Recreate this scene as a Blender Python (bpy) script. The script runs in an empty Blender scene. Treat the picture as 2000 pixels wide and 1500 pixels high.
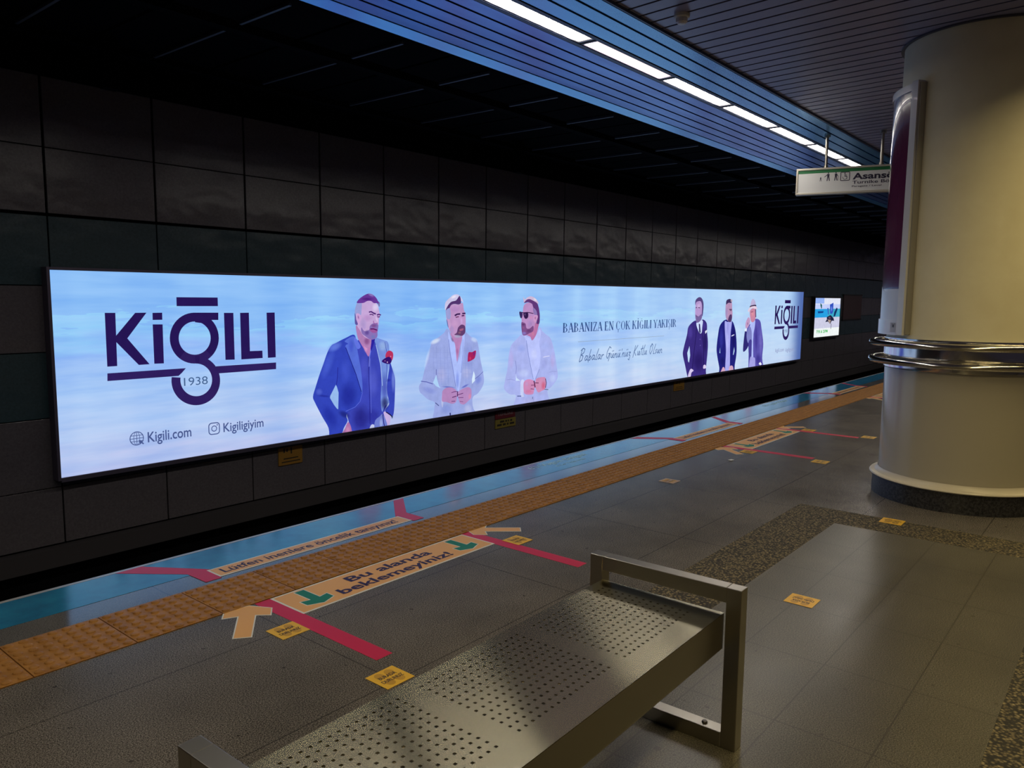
import bpy, bmesh, math, random
from mathutils import Vector, Matrix
from mathutils.geometry import tessellate_polygon
random.seed(7)
sc = bpy.context.scene
COL = sc.collection
# ---------------------------------------------------------------- camera, world, exposure
YAW, PITCH, ROLL, FPX = 0.68772317, -0.11386932, 0.01039927, 1508.44316
EYE = Vector((0, 0, 1.5))
_F = Vector((math.cos(PITCH)*math.cos(YAW), math.cos(PITCH)*math.sin(YAW), math.sin(PITCH)))
_R = Vector((math.sin(YAW), -math.cos(YAW), 0)); _U = _R.cross(_F)
_c, _s = math.cos(ROLL), math.sin(ROLL)
_R, _U = _c*_R + _s*_U, -_s*_R + _c*_U
cd = bpy.data.cameras.new('camera'); cam = bpy.data.objects.new('camera', cd); COL.objects.link(cam)
M = Matrix(((_R.x, _U.x, -_F.x, 0), (_R.y, _U.y, -_F.y, 0), (_R.z, _U.z, -_F.z, 0), (0, 0, 0, 1)))
cam.matrix_world = Matrix.Translation(EYE) @ M
cd.sensor_width = 36; cd.sensor_fit = 'HORIZONTAL'; cd.lens = FPX/2000*36; cd.clip_start = .05; cd.clip_end = 200
sc.camera = cam
w = bpy.data.worlds.new('world'); sc.world = w; w.use_nodes = True
w.node_tree.nodes['Background'].inputs[0].default_value = (.62, .55, .8, 1)
w.node_tree.nodes['Background'].inputs[1].default_value = .035
sc.view_settings.view_transform = 'Standard'; sc.view_settings.look = 'None'
sc.view_settings.exposure = 0; sc.view_settings.gamma = 1; sc.view_settings.use_curve_mapping = False
LAMP = 19.0        # radiance of the lit ceiling diffusers
LAMP2 = 30.0       # the parallel warm strip on the other side of the platform

def ray(x, y): return ((x-1000)*_R - (y-750)*_U)/FPX + _F
def at(x, y, ax, v):                                  # the point of a known plane that a spot of the photo shows
    d = ray(x, y); return EYE + d*((v-EYE[ax])/d[ax])
def lin(c):
    f = lambda u: (u/12.92 if u <= .04045 else ((u+.055)/1.055)**2.4)
    return tuple(f(u/255) for u in c[:3])
# ---------------------------------------------------------------- materials
def mat(name, base=(.5, .5, .5), rough=.5, metal=0, spec=.5, coat=0, emis=None, es=0, srgb=False):
    m = bpy.data.materials.new(name); m.use_nodes = True
    b = m.node_tree.nodes['Principled BSDF']
    if srgb: base = lin(base)
    b.inputs['Base Color'].default_value = (*base, 1); b.inputs['Roughness'].default_value = rough
    b.inputs['Metallic'].default_value = metal; b.inputs['Specular IOR Level'].default_value = spec
    b.inputs['Coat Weight'].default_value = coat
    if emis: b.inputs['Emission Color'].default_value = (*emis, 1); b.inputs['Emission Strength'].default_value = es
    return m
def N(m, t, **k):
    n = m.node_tree.nodes.new(t)
    for a, v in k.items():
        if a in n.inputs.keys(): n.inputs[a].default_value = v
        else: setattr(n, a, v)
    return n
def L(m, a, b): m.node_tree.links.new(a, b)
def P(m): return m.node_tree.nodes['Principled BSDF']
def coords(m, scale=(1, 1, 1)):
    t = N(m, 'ShaderNodeTexCoord'); mp = N(m, 'ShaderNodeMapping'); mp.inputs['Scale'].default_value = scale
    L(m, t.outputs['Object'], mp.inputs['Vector']); return mp.outputs['Vector']
def ramp(m, fac, stops):
    r = N(m, 'ShaderNodeValToRGB'); e = r.color_ramp.elements
    e[0].position, e[0].color = stops[0][0], (*stops[0][1], 1); e[1].position, e[1].color = stops[-1][0], (*stops[-1][1], 1)
    for p, c in stops[1:-1]:
        q = e.new(p); q.color = (*c, 1)
    L(m, fac, r.inputs[0]); return r.outputs[0]
def mixc(m, fac, a, b, mode='MIX'):
    x = N(m, 'ShaderNodeMix', data_type='RGBA', blend_type=mode)
    if isinstance(fac, (int, float)): x.inputs[0].default_value = fac
    else: L(m, fac, x.inputs[0])
    for v, i in ((a, 6), (b, 7)):
        if isinstance(v, tuple): x.inputs[i].default_value = (*v, 1)
        else: L(m, v, x.inputs[i])
    return x.outputs[2]
def noise(m, vec, scale, detail=4, rough=.6):
    n = N(m, 'ShaderNodeTexNoise'); n.inputs['Scale'].default_value = scale; n.inputs['Detail'].default_value = detail
    n.inputs['Roughness'].default_value = rough; L(m, vec, n.inputs['Vector']); return n.outputs['Fac']
def bump(m, fac, strength, dist=.01):
    b = N(m, 'ShaderNodeBump'); b.inputs['Strength'].default_value = strength; b.inputs['Distance'].default_value = dist
    L(m, fac, b.inputs['Height']); L(m, b.outputs[0], P(m).inputs['Normal'])
def granite(name, a, b, c, rough, sx=.6, sy=.6, ox=0, oy=0, big=.3, bmp=.012):
    m = mat(name, rough=rough); v = coords(m)
    sp = ramp(m, noise(m, v, 210, 2, .75), [(.38, a), (.5, b), (.62, c)])
    cl = ramp(m, noise(m, v, 1.6, 3), [(.2, (1-big,)*3), (.7, (1.25,)*3)])
    col = mixc(m, 1, sp, cl, 'MULTIPLY')
    st = ramp(m, noise(m, v, 23, 1, .3), [(.76, (1, 1, 1)), (.79, (.5, .46, .42))])
    col = mixc(m, 1, col, st, 'MULTIPLY')
    t = N(m, 'ShaderNodeTexCoord'); s = N(m, 'ShaderNodeSeparateXYZ'); L(m, t.outputs['Object'], s.inputs[0])
    lines = None
    for i, (p, o) in enumerate(((sx, ox), (sy, oy))):
        if not p: continue
        ad = N(m, 'ShaderNodeMath', operation='ADD'); L(m, s.outputs[i], ad.inputs[0]); ad.inputs[1].default_value = 60*p-o
        md = N(m, 'ShaderNodeMath', operation='MODULO'); L(m, ad.outputs[0], md.inputs[0]); md.inputs[1].default_value = p
        lt = N(m, 'ShaderNodeMath', operation='LESS_THAN'); L(m, md.outputs[0], lt.inputs[0]); lt.inputs[1].default_value = .006
        if lines is None: lines = lt.outputs[0]
        else:
            mx = N(m, 'ShaderNodeMath', operation='MAXIMUM'); L(m, lines, mx.inputs[0]); L(m, lt.outputs[0], mx.inputs[1]); lines = mx.outputs[0]
    if lines is not None:
        f = N(m, 'ShaderNodeMath', operation='MULTIPLY'); L(m, lines, f.inputs[0]); f.inputs[1].default_value = .6
        col = mixc(m, f.outputs[0], col, (.02, .016, .012))
    L(m, col, P(m).inputs['Base Color'])
    L(m, ramp(m, noise(m, v, 1.3, 3), [(.2, (rough*.88,)*3), (.8, (rough*1.15,)*3)]), P(m).inputs['Roughness'])
    if bmp: bump(m, noise(m, v, 120, 2), bmp, .002)
    return m
G_OUT = granite('dark_granite', (.034, .029, .025), (.112, .098, .086), (.25, .226, .20), .25, 1.2, .72, .73, .0)
G_IN = granite('light_granite', (.022, .020, .014), (.078, .070, .053), (.165, .15, .118), .31, .55, .33, .42, .26)
G_EDGE = granite('polished_edge_granite', (.06, .055, .05), (.10, .095, .09), (.17, .165, .16), .085, 1.2, 0, .58, bmp=0)
PEB = mat('exposed_pebbles', rough=.75); _v = coords(PEB)
_vo = N(PEB, 'ShaderNodeTexVoronoi'); _vo.inputs['Scale'].default_value = 75; L(PEB, _v, _vo.inputs['Vector'])
L(PEB, mixc(PEB, 1, ramp(PEB, _vo.outputs['Distance'], [(.15, (.29, .24, .135)), (.6, (.02, .017, .011))]),
            ramp(PEB, noise(PEB, _v, 60, 1), [(.35, (.45, .4, .35)), (.65, (1.2, 1.15, 1.0))]), 'MULTIPLY'), P(PEB).inputs['Base Color'])
bump(PEB, _vo.outputs['Distance'], -.9, .01)
TACT = mat('ochre_rubber', rough=.45); _v = coords(TACT)
L(TACT, ramp(TACT, noise(TACT, _v, 14, 5), [(.3, (.27, .115, .022)), (.7, (.43, .20, .045))]), P(TACT).inputs['Base Color'])
TEAL = mat('teal_vinyl', rough=.13); _v = coords(TEAL)
L(TEAL, ramp(TEAL, noise(TEAL, _v, 5, 6), [(.3, (.008, .13, .27)), (.7, (.014, .22, .40))]), P(TEAL).inputs['Base Color'])
WHITE = mat('white_vinyl', (.75, .75, .72), .35); PINK = mat('red_tape', (.60, .018, .07), .38)
AMBER = mat('amber_vinyl', (.80, .42, .13), .35); YELLOW = mat('yellow_vinyl', (.80, .47, .03), .4)
NAVY = mat('navy_print', (.03, .015, .07), .45); GREENP = mat('green_print', (.01, .20, .13), .45)
PICTO = mat('faint_pictogram_print', (.55, .30, .02), .4); PALE = mat('pale_print', (.45, .75, .85), .4)
FAINT = mat('sticker_text_print', (.10, .05, .01), .45); BEIGE = mat('beige_vinyl', (.55, .40, .33), .4)
TR_W = mat('wall_panel_beige', (.135, .122, .135), .24, spec=.6)
TR_G = mat('wall_panel_teal', (.045, .085, .10), .26, spec=.6)
for _m in (TR_W, TR_G):
    _v = coords(_m); _b = P(_m).inputs['Base Color'].default_value[:3]
    L(_m, ramp(_m, noise(_m, _v, 45, 3, .8), [(.3, tuple(x*.8 for x in _b)), (.7, tuple(x*1.15 for x in _b))]), P(_m).inputs['Base Color'])
    bump(_m, noise(_m, coords(_m, (1.1, 1, 1.6)), 1.7, 2), .35, .05)
DARK = mat('matte_black', (.004, .004, .005), .9, spec=.03); CONC = mat('dark_concrete', (.05, .045, .05), .8)  # near-black for track bed, joints, ducts and plenum
BLUE = mat('blue_lacquered_metal', (.12, .26, .50), .27, metal=.75); _v = coords(BLUE, (.25, 1.6, 1))
L(BLUE, ramp(BLUE, noise(BLUE, _v, 3, 4), [(.3, (.08, .15, .48)), (.7, (.18, .33, .74))]), P(BLUE).inputs['Base Color'])
BLUE_LIT = mat('lit_blue_metal', (.12, .36, .66), .27, metal=.7); _v = coords(BLUE_LIT, (.25, 1.6, 1))  # lit copy of the blue: the billboard's sheen painted into the colour
L(BLUE_LIT, ramp(BLUE_LIT, noise(BLUE_LIT, _v, 3, 4), [(.3, (.15, .47, .82)), (.7, (.20, .55, .90))]), P(BLUE_LIT).inputs['Base Color'])
SLAT = mat('grey_ceiling_slat', (.33, .32, .46), .36, metal=.3)
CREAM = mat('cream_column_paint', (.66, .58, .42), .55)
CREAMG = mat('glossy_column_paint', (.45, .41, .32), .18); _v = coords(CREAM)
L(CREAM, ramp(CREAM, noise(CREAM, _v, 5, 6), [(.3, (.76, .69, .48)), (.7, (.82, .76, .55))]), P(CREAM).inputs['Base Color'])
STEEL = mat('brushed_steel', (.38, .355, .30), .31, metal=1)
POLI = mat('polished_steel', (.62, .60, .57), .14, metal=1)
PLINTH = mat('black_granite', rough=.3); _v = coords(PLINTH)
L(PLINTH, ramp(PLINTH, noise(PLINTH, _v, 60, 3, .8), [(.4, (.012, .012, .014)), (.6, (.05, .05, .055))]), P(PLINTH).inputs['Base Color'])
ALU = mat('painted_aluminium', (.55, .55, .56), .35, metal=.4); BLK = mat('black_plastic', (.02, .02, .022), .5)
WPL = mat('white_plastic', (.6, .58, .54), .45); CASEW = mat('white_lacquer', (.66, .66, .68), .25, coat=.3)
SHEET = mat('brushed_seat_steel', (.345, .315, .215), .235, metal=1)
P(SHEET).inputs['Anisotropic'].default_value = 1.0
_t = N(SHEET, 'ShaderNodeTangent', direction_type='UV_MAP'); L(SHEET, _t.outputs[0], P(SHEET).inputs['Tangent'])
# ---------------------------------------------------------------- mesh helpers
def sharp(me, ang=.6):
    g = bmesh.new(); g.from_mesh(me)
    for e in g.edges: e.smooth = not (len(e.link_faces) != 2 or e.calc_face_angle(0) > ang)
    g.to_mesh(me); g.free()
def ob(name, bm, mats, parent=None, smooth=False, bev=0):
    me = bpy.data.meshes.new(name); bm.normal_update(); bm.to_mesh(me); bm.free()
    for m in (mats if isinstance(mats, (list, tuple)) else [mats]): me.materials.append(m)
    if smooth:
        for p in me.polygons: p.use_smooth = True
        sharp(me)
    o = bpy.data.objects.new(name, me); COL.objects.link(o)
    if parent: o.parent = parent
    if bev:
        b = o.modifiers.new('bevel', 'BEVEL'); b.width = bev; b.segments = 2; b.limit_method = 'ANGLE'
    return o
def tag(o, label, cat, group=None):
    o['label'] = label; o['category'] = cat
    if group: o['group'] = group
    return o
def struct(o): o['kind'] = 'structure'; return o
def thing(name, label, cat, loc=(0, 0, 0), rz=0, group=None):
    o = bpy.data.objects.new(name, None); COL.objects.link(o); o.location = loc; o.rotation_euler = (0, 0, rz); o.empty_display_size = .1
    return tag(o, label, cat, group)
def bx(bm, x0, x1, y0, y1, z0, z1, mi=0):
    v = [bm.verts.new((x, y, z)) for x in (x0, x1) for y in (y0, y1) for z in (z0, z1)]
    for f in ((0, 1, 3, 2), (4, 6, 7, 5), (0, 4, 5, 1), (2, 3, 7, 6), (0, 2, 6, 4), (1, 5, 7, 3)):
        bm.faces.new([v[i] for i in f]).material_index = mi
    return v
def prism(bm, pts, z0, z1, mi=0):                         # a flat outline in plan, given a thickness
    n = len(pts); a = [bm.verts.new((x, y, z0)) for x, y in pts]; b = [bm.verts.new((x, y, z1)) for x, y in pts]
    tri = tessellate_polygon([[Vector((x, y, 0)) for x, y in pts]])
    for t in tri:
        p = [pts[i] for i in t]
        ar = (p[1][0]-p[0][0])*(p[2][1]-p[0][1])-(p[2][0]-p[0][0])*(p[1][1]-p[0][1])
        t = t if ar > 0 else t[::-1]
        bm.faces.new([b[i] for i in t]).material_index = mi; bm.faces.new([a[i] for i in t[::-1]]).material_index = mi
    for i in range(n):
        j = (i+1) % n; bm.faces.new([a[i], a[j], b[j], b[i]]).material_index = mi
def lathe(bm, prof, n=96, a0=0, a1=2*math.pi, mi=0, c=(0, 0)):
    full = abs(a1-a0-2*math.pi) < 1e-6; k = n if full else n+1; rings = []
    for i in range(k):
        a = a0+(a1-a0)*i/n; rings.append([bm.verts.new((c[0]+r*math.cos(a), c[1]+r*math.sin(a), z)) for r, z in prof])
    for i in range(n):
        A, B = rings[i], rings[(i+1) % k]
        for j in range(len(prof)-1):
            bm.faces.new([A[j], B[j], B[j+1], A[j+1]]).material_index = mi
    return rings
def torus(bm, R, r, z, n=128, m=12, a0=0, a1=2*math.pi):
    lathe(bm, [(R+r*math.cos(t), z+r*math.sin(t)) for t in [2*math.pi*i/m for i in range(m+1)]], n, a0, a1)
def tube(bm, p, q, r, n=12):
    p, q = Vector(p), Vector(q); d = (q-p).normalized(); u = d.orthogonal().normalized(); v = d.cross(u)
    A = [bm.verts.new(p+r*(u*math.cos(2*math.pi*i/n)+v*math.sin(2*math.pi*i/n))) for i in range(n)]
    B = [bm.verts.new(x.co+(q-p)) for x in A]
    for i in range(n): bm.faces.new([A[i], A[(i+1) % n], B[(i+1) % n], B[i]])
    bm.faces.new(A[::-1]); bm.faces.new(B)
_glyph = {}
def text_geo(s, bold=0.0, spacing=1.0):
    k = (s, bold, spacing)
    if k in _glyph: return _glyph[k]
    out = []
    for t in (s, 'H'):
        cu = bpy.data.curves.new('t', 'FONT'); cu.body = t; cu.offset = bold; cu.space_character = spacing; cu.resolution_u = 4
        o = bpy.data.objects.new('t', cu); COL.objects.link(o)
        bpy.context.view_layer.update()
        me = bpy.data.meshes.new_from_object(o.evaluated_get(bpy.context.evaluated_depsgraph_get()))
        out.append(([tuple(v.co) for v in me.vertices], [tuple(p.vertices) for p in me.polygons]))
        bpy.data.objects.remove(o); bpy.data.curves.remove(cu); bpy.data.meshes.remove(me)
    cap = max(v[1] for v in out[1][0]); _glyph[k] = (out[0][0], out[0][1], cap)
    return _glyph[k]
def text(bm, s, org, u, v, wid, cap, bold=0.0, mi=0, align='L', spacing=1.0, shear=0):
    vs, fs, ch = text_geo(s, bold, spacing); x0 = min(p[0] for p in vs); x1 = max(p[0] for p in vs)
    u, v, org = Vector(u), Vector(v), Vector(org); sx = wid/(x1-x0); sy = cap/ch
    if align == 'C': org = org-u*wid/2
    vv = [bm.verts.new(org+u*((p[0]-x0)*sx+shear*p[1]*sy)+v*(p[1]*sy)) for p in vs]
    for f in fs:
        try: bm.faces.new([vv[i] for i in f]).material_index = mi
        except ValueError: pass
def words_text(name, m, parent, st, org, u, v, wid, cap, bold=0.0, label=None):   # each word a part of its own
    g = text_geo(st, bold)[0]; x0 = min(p[0] for p in g); x1 = max(p[0] for p in g); k = wid/(x1-x0); ws = st.split(' ')
    for i, w_ in enumerate(ws):
        pre = text_geo(' '.join(ws[:i+1]), bold)[0]; e = max(p[0] for p in pre); gw = text_geo(w_, bold)[0]; ww = max(p[0] for p in gw)-min(p[0] for p in gw)
        b = bmesh.new(); text(b, w_, Vector(org)+Vector(u)*((e-ww-x0)*k), u, v, ww*k, cap, bold); o = ob(name, b, m, parent)
        if label: o['label'] = label
# ================================================================ THE SETTING
EDGE = 4.19
b = bmesh.new(); prism(b, [(-6, 1.88), (-6, 3.245), (40, 3.245), (40, 1.88)], -.25, 0)
prism(b, [(5.65, -5), (5.65, 1.88), (40, 1.88), (40, -5)], -.25, 0); struct(ob('floor', b, G_OUT))
b = bmesh.new(); prism(b, [(-6, .31), (-6, 1.53), (5.3, 1.53), (5.3, .31)], -.25, 0)
prism(b, [(-6, -5), (-6, -.04), (5.3, -.04), (5.3, -5)], -.25, 0); struct(ob('floor', b, G_IN))
b = bmesh.new()
prism(b, [(-6, 1.53), (-6, 1.88), (5.65, 1.88), (5.65, -5), (5.3, -5), (5.3, 1.53)], -.25, 0)
prism(b, [(-6, -.04), (-6, .31), (5.3, .31), (5.3, -.04)], -.25, 0); struct(ob('floor', b, PEB))
b = bmesh.new(); prism(b, [(-6, 3.645), (-6, 4.165), (40, 4.165), (40, 3.645)], -.25, 0)
bx(b, -6, 40, 3.9, 4.165, -1.25, -.25, 1); struct(ob('floor', b, [G_EDGE, CONC]))
b = bmesh.new(); bx(b, -6, 40, 4.165, EDGE, -.06, .001); struct(ob('trim_1', b, ALU))
# tactile paving: 40 cm tiles, eight by eight domes
b = bmesh.new(); x = -2.165
while x < 30:
    bx(b, x+.0025, x+.3975, 3.2475, 3.6425, -.02, .003)
    nn = 14 if x < 4 else (9 if x < 9 else 6)
    if x > .4:
        for i in range(7):
            for j in range(7):
                cx, cy = x+.0286+.0571*i, 3.2736+.0571*j
                pr = ((.0195, .003), (.017, .008), (.010, .0095)) if x < 9 else ((.0195, .003), (.014, .0095))
                rg = [[b.verts.new((cx+r*math.cos(2*math.pi*k/nn), cy+r*math.sin(2*math.pi*k/nn), z)) for k in range(nn)] for r, z in pr]
                for q in range(len(rg)-1):
                    for k in range(nn): b.faces.new([rg[q][k], rg[q][(k+1) % nn], rg[q+1][(k+1) % nn], rg[q+1][k]])
                b.faces.new(rg[-1])
    x += .4
bx(b, -6, 40, 3.245, 3.645, -.25, -.0195); struct(ob('trim_2', b, TACT))
b = bmesh.new(); bx(b, -6, 60, 4.0, 7.9, -1.3, -1.2); struct(ob('track_bed', b, DARK))
# track wall: rows of large panels with open joints
WY = 7.75
b = bmesh.new(); bx(b, -8, 60, WY+.03, WY+.2, -1.3, 4.2, 2)
rows = [(-.86, -.321, 0), (-.321, .333, 0), (.333, .942, 1), (.942, 1.548, 0), (1.548, 2.186, 1), (2.186, 2.777, 0), (2.777, 3.395, 0)]
for k in range(-10, 56):
    x0 = 2.805+.997*k
    for z0, z1, mi in rows:
        gz = .016 if z1 in (2.186,) else .004; gb = .012 if z0 == 2.186 else .004
        g = .011 if z0 >= 2.186 else .007
        bx(b, x0+g, x0+.997-g, WY, WY+.028, z0+gb, z1-gz, mi)
struct(ob('wall_left', b, [TR_W, TR_G, DARK], bev=.003))
b = bmesh.new(); bx(b, -8, 60, WY-.10, WY+.03, -1.05, -.875); struct(ob('trim_3', b, CONC))
# dark tunnel ceiling: panels in a slim T grid that catches a little light
b = bmesh.new(); bx(b, -8, 60, 4.34, WY+.2, 3.64, 3.7)
for k in range(-6, 50): bx(b, 3.52+1.1*k-.53, 3.52+1.1*k+.53, 4.6, 7.7, 3.615, 3.645)
struct(ob('ceiling', b, mat('black_ceiling_panel', (.004, .004, .005), .9, spec=.02)))  # panels coloured near black
b = bmesh.new()
TB = mat('dull_grid_metal', (.10, .11, .14), .45, metal=.5)
for k in range(-3, 45):
    xx = 3.52+1.1*k
    for y0, y1 in ((5.02, 5.68), (5.9, 7.08)): bx(b, xx-.012, xx+.012, y0, y1, 3.585, 3.60); bx(b, xx-.004, xx+.004, y0, y1, 3.6, 3.65)
struct(ob('trim_4', b, TB))
b = bmesh.new()
for y in (5.79, 7.15): bx(b, -8, 60, y-.05, y+.05, 3.56, 3.63)
for k in range(0, 40): bx(b, 3.0+5.5*k, 3.12+5.5*k, 6.9, 7.0, 3.2, 3.6)
struct(ob('trim_5', b, DARK))
# platform ceiling: blue long slats around the light strip, grey cross slats beyond
CZ = 3.35
b = bmesh.new(); ys = [2.807, 2.939, 3.078, 3.228]; ye = [3.445, 3.588, 3.732, 3.876, 4.02, 4.167]
def slat(bm, y0, y1, z, mi=0):
    bx(bm, -6, 40, y0, y1, z, z+.004, mi); bx(bm, -6, 40, y0, y0+.003, z, z+.03, mi); bx(bm, -6, 40, y1-.003, y1, z, z+.03, mi)
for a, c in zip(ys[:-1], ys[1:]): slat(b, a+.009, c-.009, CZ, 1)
for a, c in zip(ye[:-1], ye[1:]): slat(b, a+.009, c-.009, CZ)
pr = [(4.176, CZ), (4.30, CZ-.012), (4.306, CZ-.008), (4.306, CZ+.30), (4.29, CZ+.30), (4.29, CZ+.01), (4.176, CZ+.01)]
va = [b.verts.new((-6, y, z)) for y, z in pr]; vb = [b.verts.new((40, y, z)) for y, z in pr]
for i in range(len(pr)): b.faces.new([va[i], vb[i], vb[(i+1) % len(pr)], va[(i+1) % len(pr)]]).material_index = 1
struct(ob('trim_6', b, [BLUE, BLUE_LIT]))
b = bmesh.new(); bx(b, -6, 40, 2.79, 4.29, CZ+.045, CZ+.06); bx(b, -6, 40, 3.228, 3.262, CZ-.004, CZ+.045, 1); bx(b, -6, 40, 3.409, 3.445, CZ-.004, CZ+.045, 1)
bx(b, -6, 40, -6, 2.79, CZ+.14, CZ+.15); bx(b, -6, 40, 2.79, 2.803, CZ-.006, CZ+.1, 1)
struct(ob('trim_7', b, [DARK, mat('dark_blue_trim', (.05, .07, .14), .4, metal=.5)]))
b = bmesh.new(); sl = .0843
def xs(x, y): return x-sl*(2.79-y)
x = -5.5
while x < 38:
    for (y0, y1, skip) in ((-6, -.56, 0), (-.34, 2.788, 0)):
        P4 = [(xs(x+.009, y1), y1), (xs(x+.009, y0), y0), (xs(x+.141, y0), y0), (xs(x+.141, y1), y1)]
        prism(b, P4, CZ+.012, CZ+.016)
        for dx in (.009, .1385): prism(b, [(xs(x+dx, y1), y1), (xs(x+dx, y0), y0), (xs(x+dx+.0025, y0), y0), (xs(x+dx+.0025, y1), y1)], CZ+.012, CZ+.04)
    x += .15
struct(ob('ceiling', b, SLAT))
# ================================================================ CEILING LIGHTS
def diffuser_mat(name, c, s, dim=False):
    m = mat(name, (.8, .8, .8), .4); v = coords(m, (1, 1, 1))
    sp = N(m, 'ShaderNodeSeparateXYZ'); L(m, v, sp.inputs[0])
    f = N(m, 'ShaderNodeMath', operation='MULTIPLY_ADD'); L(m, noise(m, v, 4, 3), f.inputs[0]); f.inputs[1].default_value = .3*s; f.inputs[2].default_value = .9*s
    if dim:
        mr = N(m, 'ShaderNodeMapRange'); L(m, sp.outputs[1], mr.inputs[0]); mr.inputs[1].default_value = -.06; mr.inputs[2].default_value = .06
        mr.inputs[3].default_value = .62; mr.inputs[4].default_value = 7; L(m, mr.outputs[0], P(m).inputs['Emission Strength'])
    else:                                             # emission ripple made up to stripe the seat's reflection, fading at both ends
        mm = lambda op, a, b_: (lambda n: (L(m, a, n.inputs[0]), [L(m, b_, n.inputs[1]) if not isinstance(b_, (int, float)) else setattr(n.inputs[1], 'default_value', b_)], n.outputs[0])[2])(N(m, 'ShaderNodeMath', operation=op))
        wv = mm('ADD', mm('MULTIPLY', mm('SINE', mm('MULTIPLY', sp.outputs[0], 2*math.pi/.139), 0), .62), 1.0)
        ed = N(m, 'ShaderNodeMapRange', interpolation_type='SMOOTHSTEP'); L(m, mm('ABSOLUTE', sp.outputs[0], 0), ed.inputs[0]); ed.inputs[1].default_value = .44; ed.inputs[2].default_value = .575
        ed.inputs[3].default_value = 1.08; ed.inputs[4].default_value = .06
        L(m, mm('MULTIPLY', mm('MULTIPLY', f.outputs[0], wv), ed.outputs[0]), P(m).inputs['Emission Strength'])
    P(m).inputs['Emission Color'].default_value = (*c, 1); return m
D_ON = diffuser_mat('lit_diffuser', (1, .93, .84), LAMP); D_DIM = diffuser_mat('half_lit_diffuser', (1, .80, .83), 1, True)
D_W = diffuser_mat('warm_lit_diffuser', (1, .80, .37), LAMP2)
FR = mat('fitting_frame', (.22, .22, .27), .4, metal=.5)
OPAL = mat('opal_acrylic', (.8, .8, .8), .4)
for _m in (D_ON, D_DIM, D_W): _m.cycles.emission_sampling = 'FRONT'
def light(x0, y0, y1, dm, label, group, z=CZ):
    cy = (y0+y1)/2; t = thing('ceiling_light', label, 'light', (x0+.6, cy, z), 0, group); h = (y1-y0)/2
    b = bmesh.new(); bx(b, -.594, .594, -h, -h+.010, 0, .04); bx(b, -.594, .594, h-.010, h, 0, .04)
    bx(b, -.594, -.572, -h+.01, h-.01, -.002, .04); bx(b, .572, .594, -h+.01, h-.01, 0, .04); bx(b, -.594, .594, -h, h, .04, .043); ob('frame', b, FR, t)
    b = bmesh.new(); bx(b, -.572, .572, -h+.01, h-.01, .006, .012); b.normal_update()
    for f in b.faces: f.material_index = 0 if abs(f.calc_center_median().z-.006) < 1e-4 else 1
    ob('diffuser', b, [dm, OPAL], t)
words = ['first', 'second', 'third', 'fourth', 'fifth', 'sixth', 'seventh', 'eighth', 'ninth', 'tenth', 'eleventh', 'twelfth', 'thirteenth']
for k in range(-5, 25):
    x0 = 3.69+1.205*k
    if k < 0: lb = 'lit ceiling light panel over the near end of the platform'
    elif k == 1: lb = 'dimmer half-lit ceiling light panel between two brighter ones'
    else: lb = 'bright ceiling light panel, %s of the visible strip from the top edge' % words[k] if k < 8 else 'ceiling light panel in the far stretch of the strip behind the hanging sign'
    light(x0, 3.264, 3.407, D_DIM if k == 1 else D_ON, lb, 'light panels of the strip above the platform edge')
for k in range(-3, 12):
    light(-2+1.205*k, -.525, -.375, D_W, 'warm ceiling light panel in the parallel strip behind the column', 'light panels of the strip behind the column', CZ+.08)
# smoke detector
dp = at(1332, 28, 2, CZ+.012)
t = thing('smoke_detector', 'small round smoke detector on the slatted ceiling', 'detector', dp)
b = bmesh.new(); lathe(b, [(0, 0), (.052, 0), (.052, -.018), (.045, -.024), (0, -.024)], 32); ob('base', b, WPL, t)
b = bmesh.new(); lathe(b, [(.034, -.024), (.036, -.05), (.024, -.062), (0, -.064)], 24)
for i in range(8): bx(b, *(lambda a: (.034*math.cos(a)-.004, .034*math.cos(a)+.004, .034*math.sin(a)-.004, .034*math.sin(a)+.004))(i*math.pi/4), -.05, -.026)
ob('sensor_head', b, mat('detector_plastic', (.75, .74, .8), .35), t)
# ================================================================ BILLBOARD
BY = 7.64
def bb(x, y): p = at(x, y, 1, BY); return (p.x, p.z)
BX0 = bb(106, 700)[0]; BX1 = bb(1566, 640)[0]; BZ1 = bb(700, 545)[1]; BZ0 = bb(125, 939)[1]
BZ0 = (BZ0+bb(1562, 699)[1])/2; BZ1 = (BZ1+bb(105, 525)[1]+bb(1567, 571)[1])/3
TB_ = thing('billboard', 'long lit advertising billboard with printed men on the wall across the track', 'billboard', (0, 0, 0))
def print_mat(name, alpha):
    m = bpy.data.materials.new(name); m.use_nodes = True; nt = m.node_tree; nt.nodes.clear()
    o = N(m, 'ShaderNodeOutputMaterial'); a = N(m, 'ShaderNodeAttribute', attribute_name='Col'); e = N(m, 'ShaderNodeEmission')
    v = coords(m, (1, 1, 1)); n = noise(m, v, 9, 3)
    f = N(m, 'ShaderNodeMath', operation='MULTIPLY_ADD'); L(m, n, f.inputs[0]); f.inputs[1].default_value = .36; f.inputs[2].default_value = .82
    L(m, a.outputs['Color'], e.inputs[0]); L(m, f.outputs[0], e.inputs[1])
    if alpha:
        tr = N(m, 'ShaderNodeBsdfTransparent'); mx = N(m, 'ShaderNodeMixShader'); L(m, a.outputs['Alpha'], mx.inputs[0])
        L(m, tr.outputs[0], mx.inputs[1]); L(m, e.outputs[0], mx.inputs[2]); L(m, mx.outputs[0], o.inputs[0])
    else: L(m, e.outputs[0], o.inputs[0])
    return m
PR, PRA = print_mat('backlit_print', False), print_mat('backlit_print_soft', True)
for _m in (PR, PRA): _m.cycles.emission_sampling = 'NONE'
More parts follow.
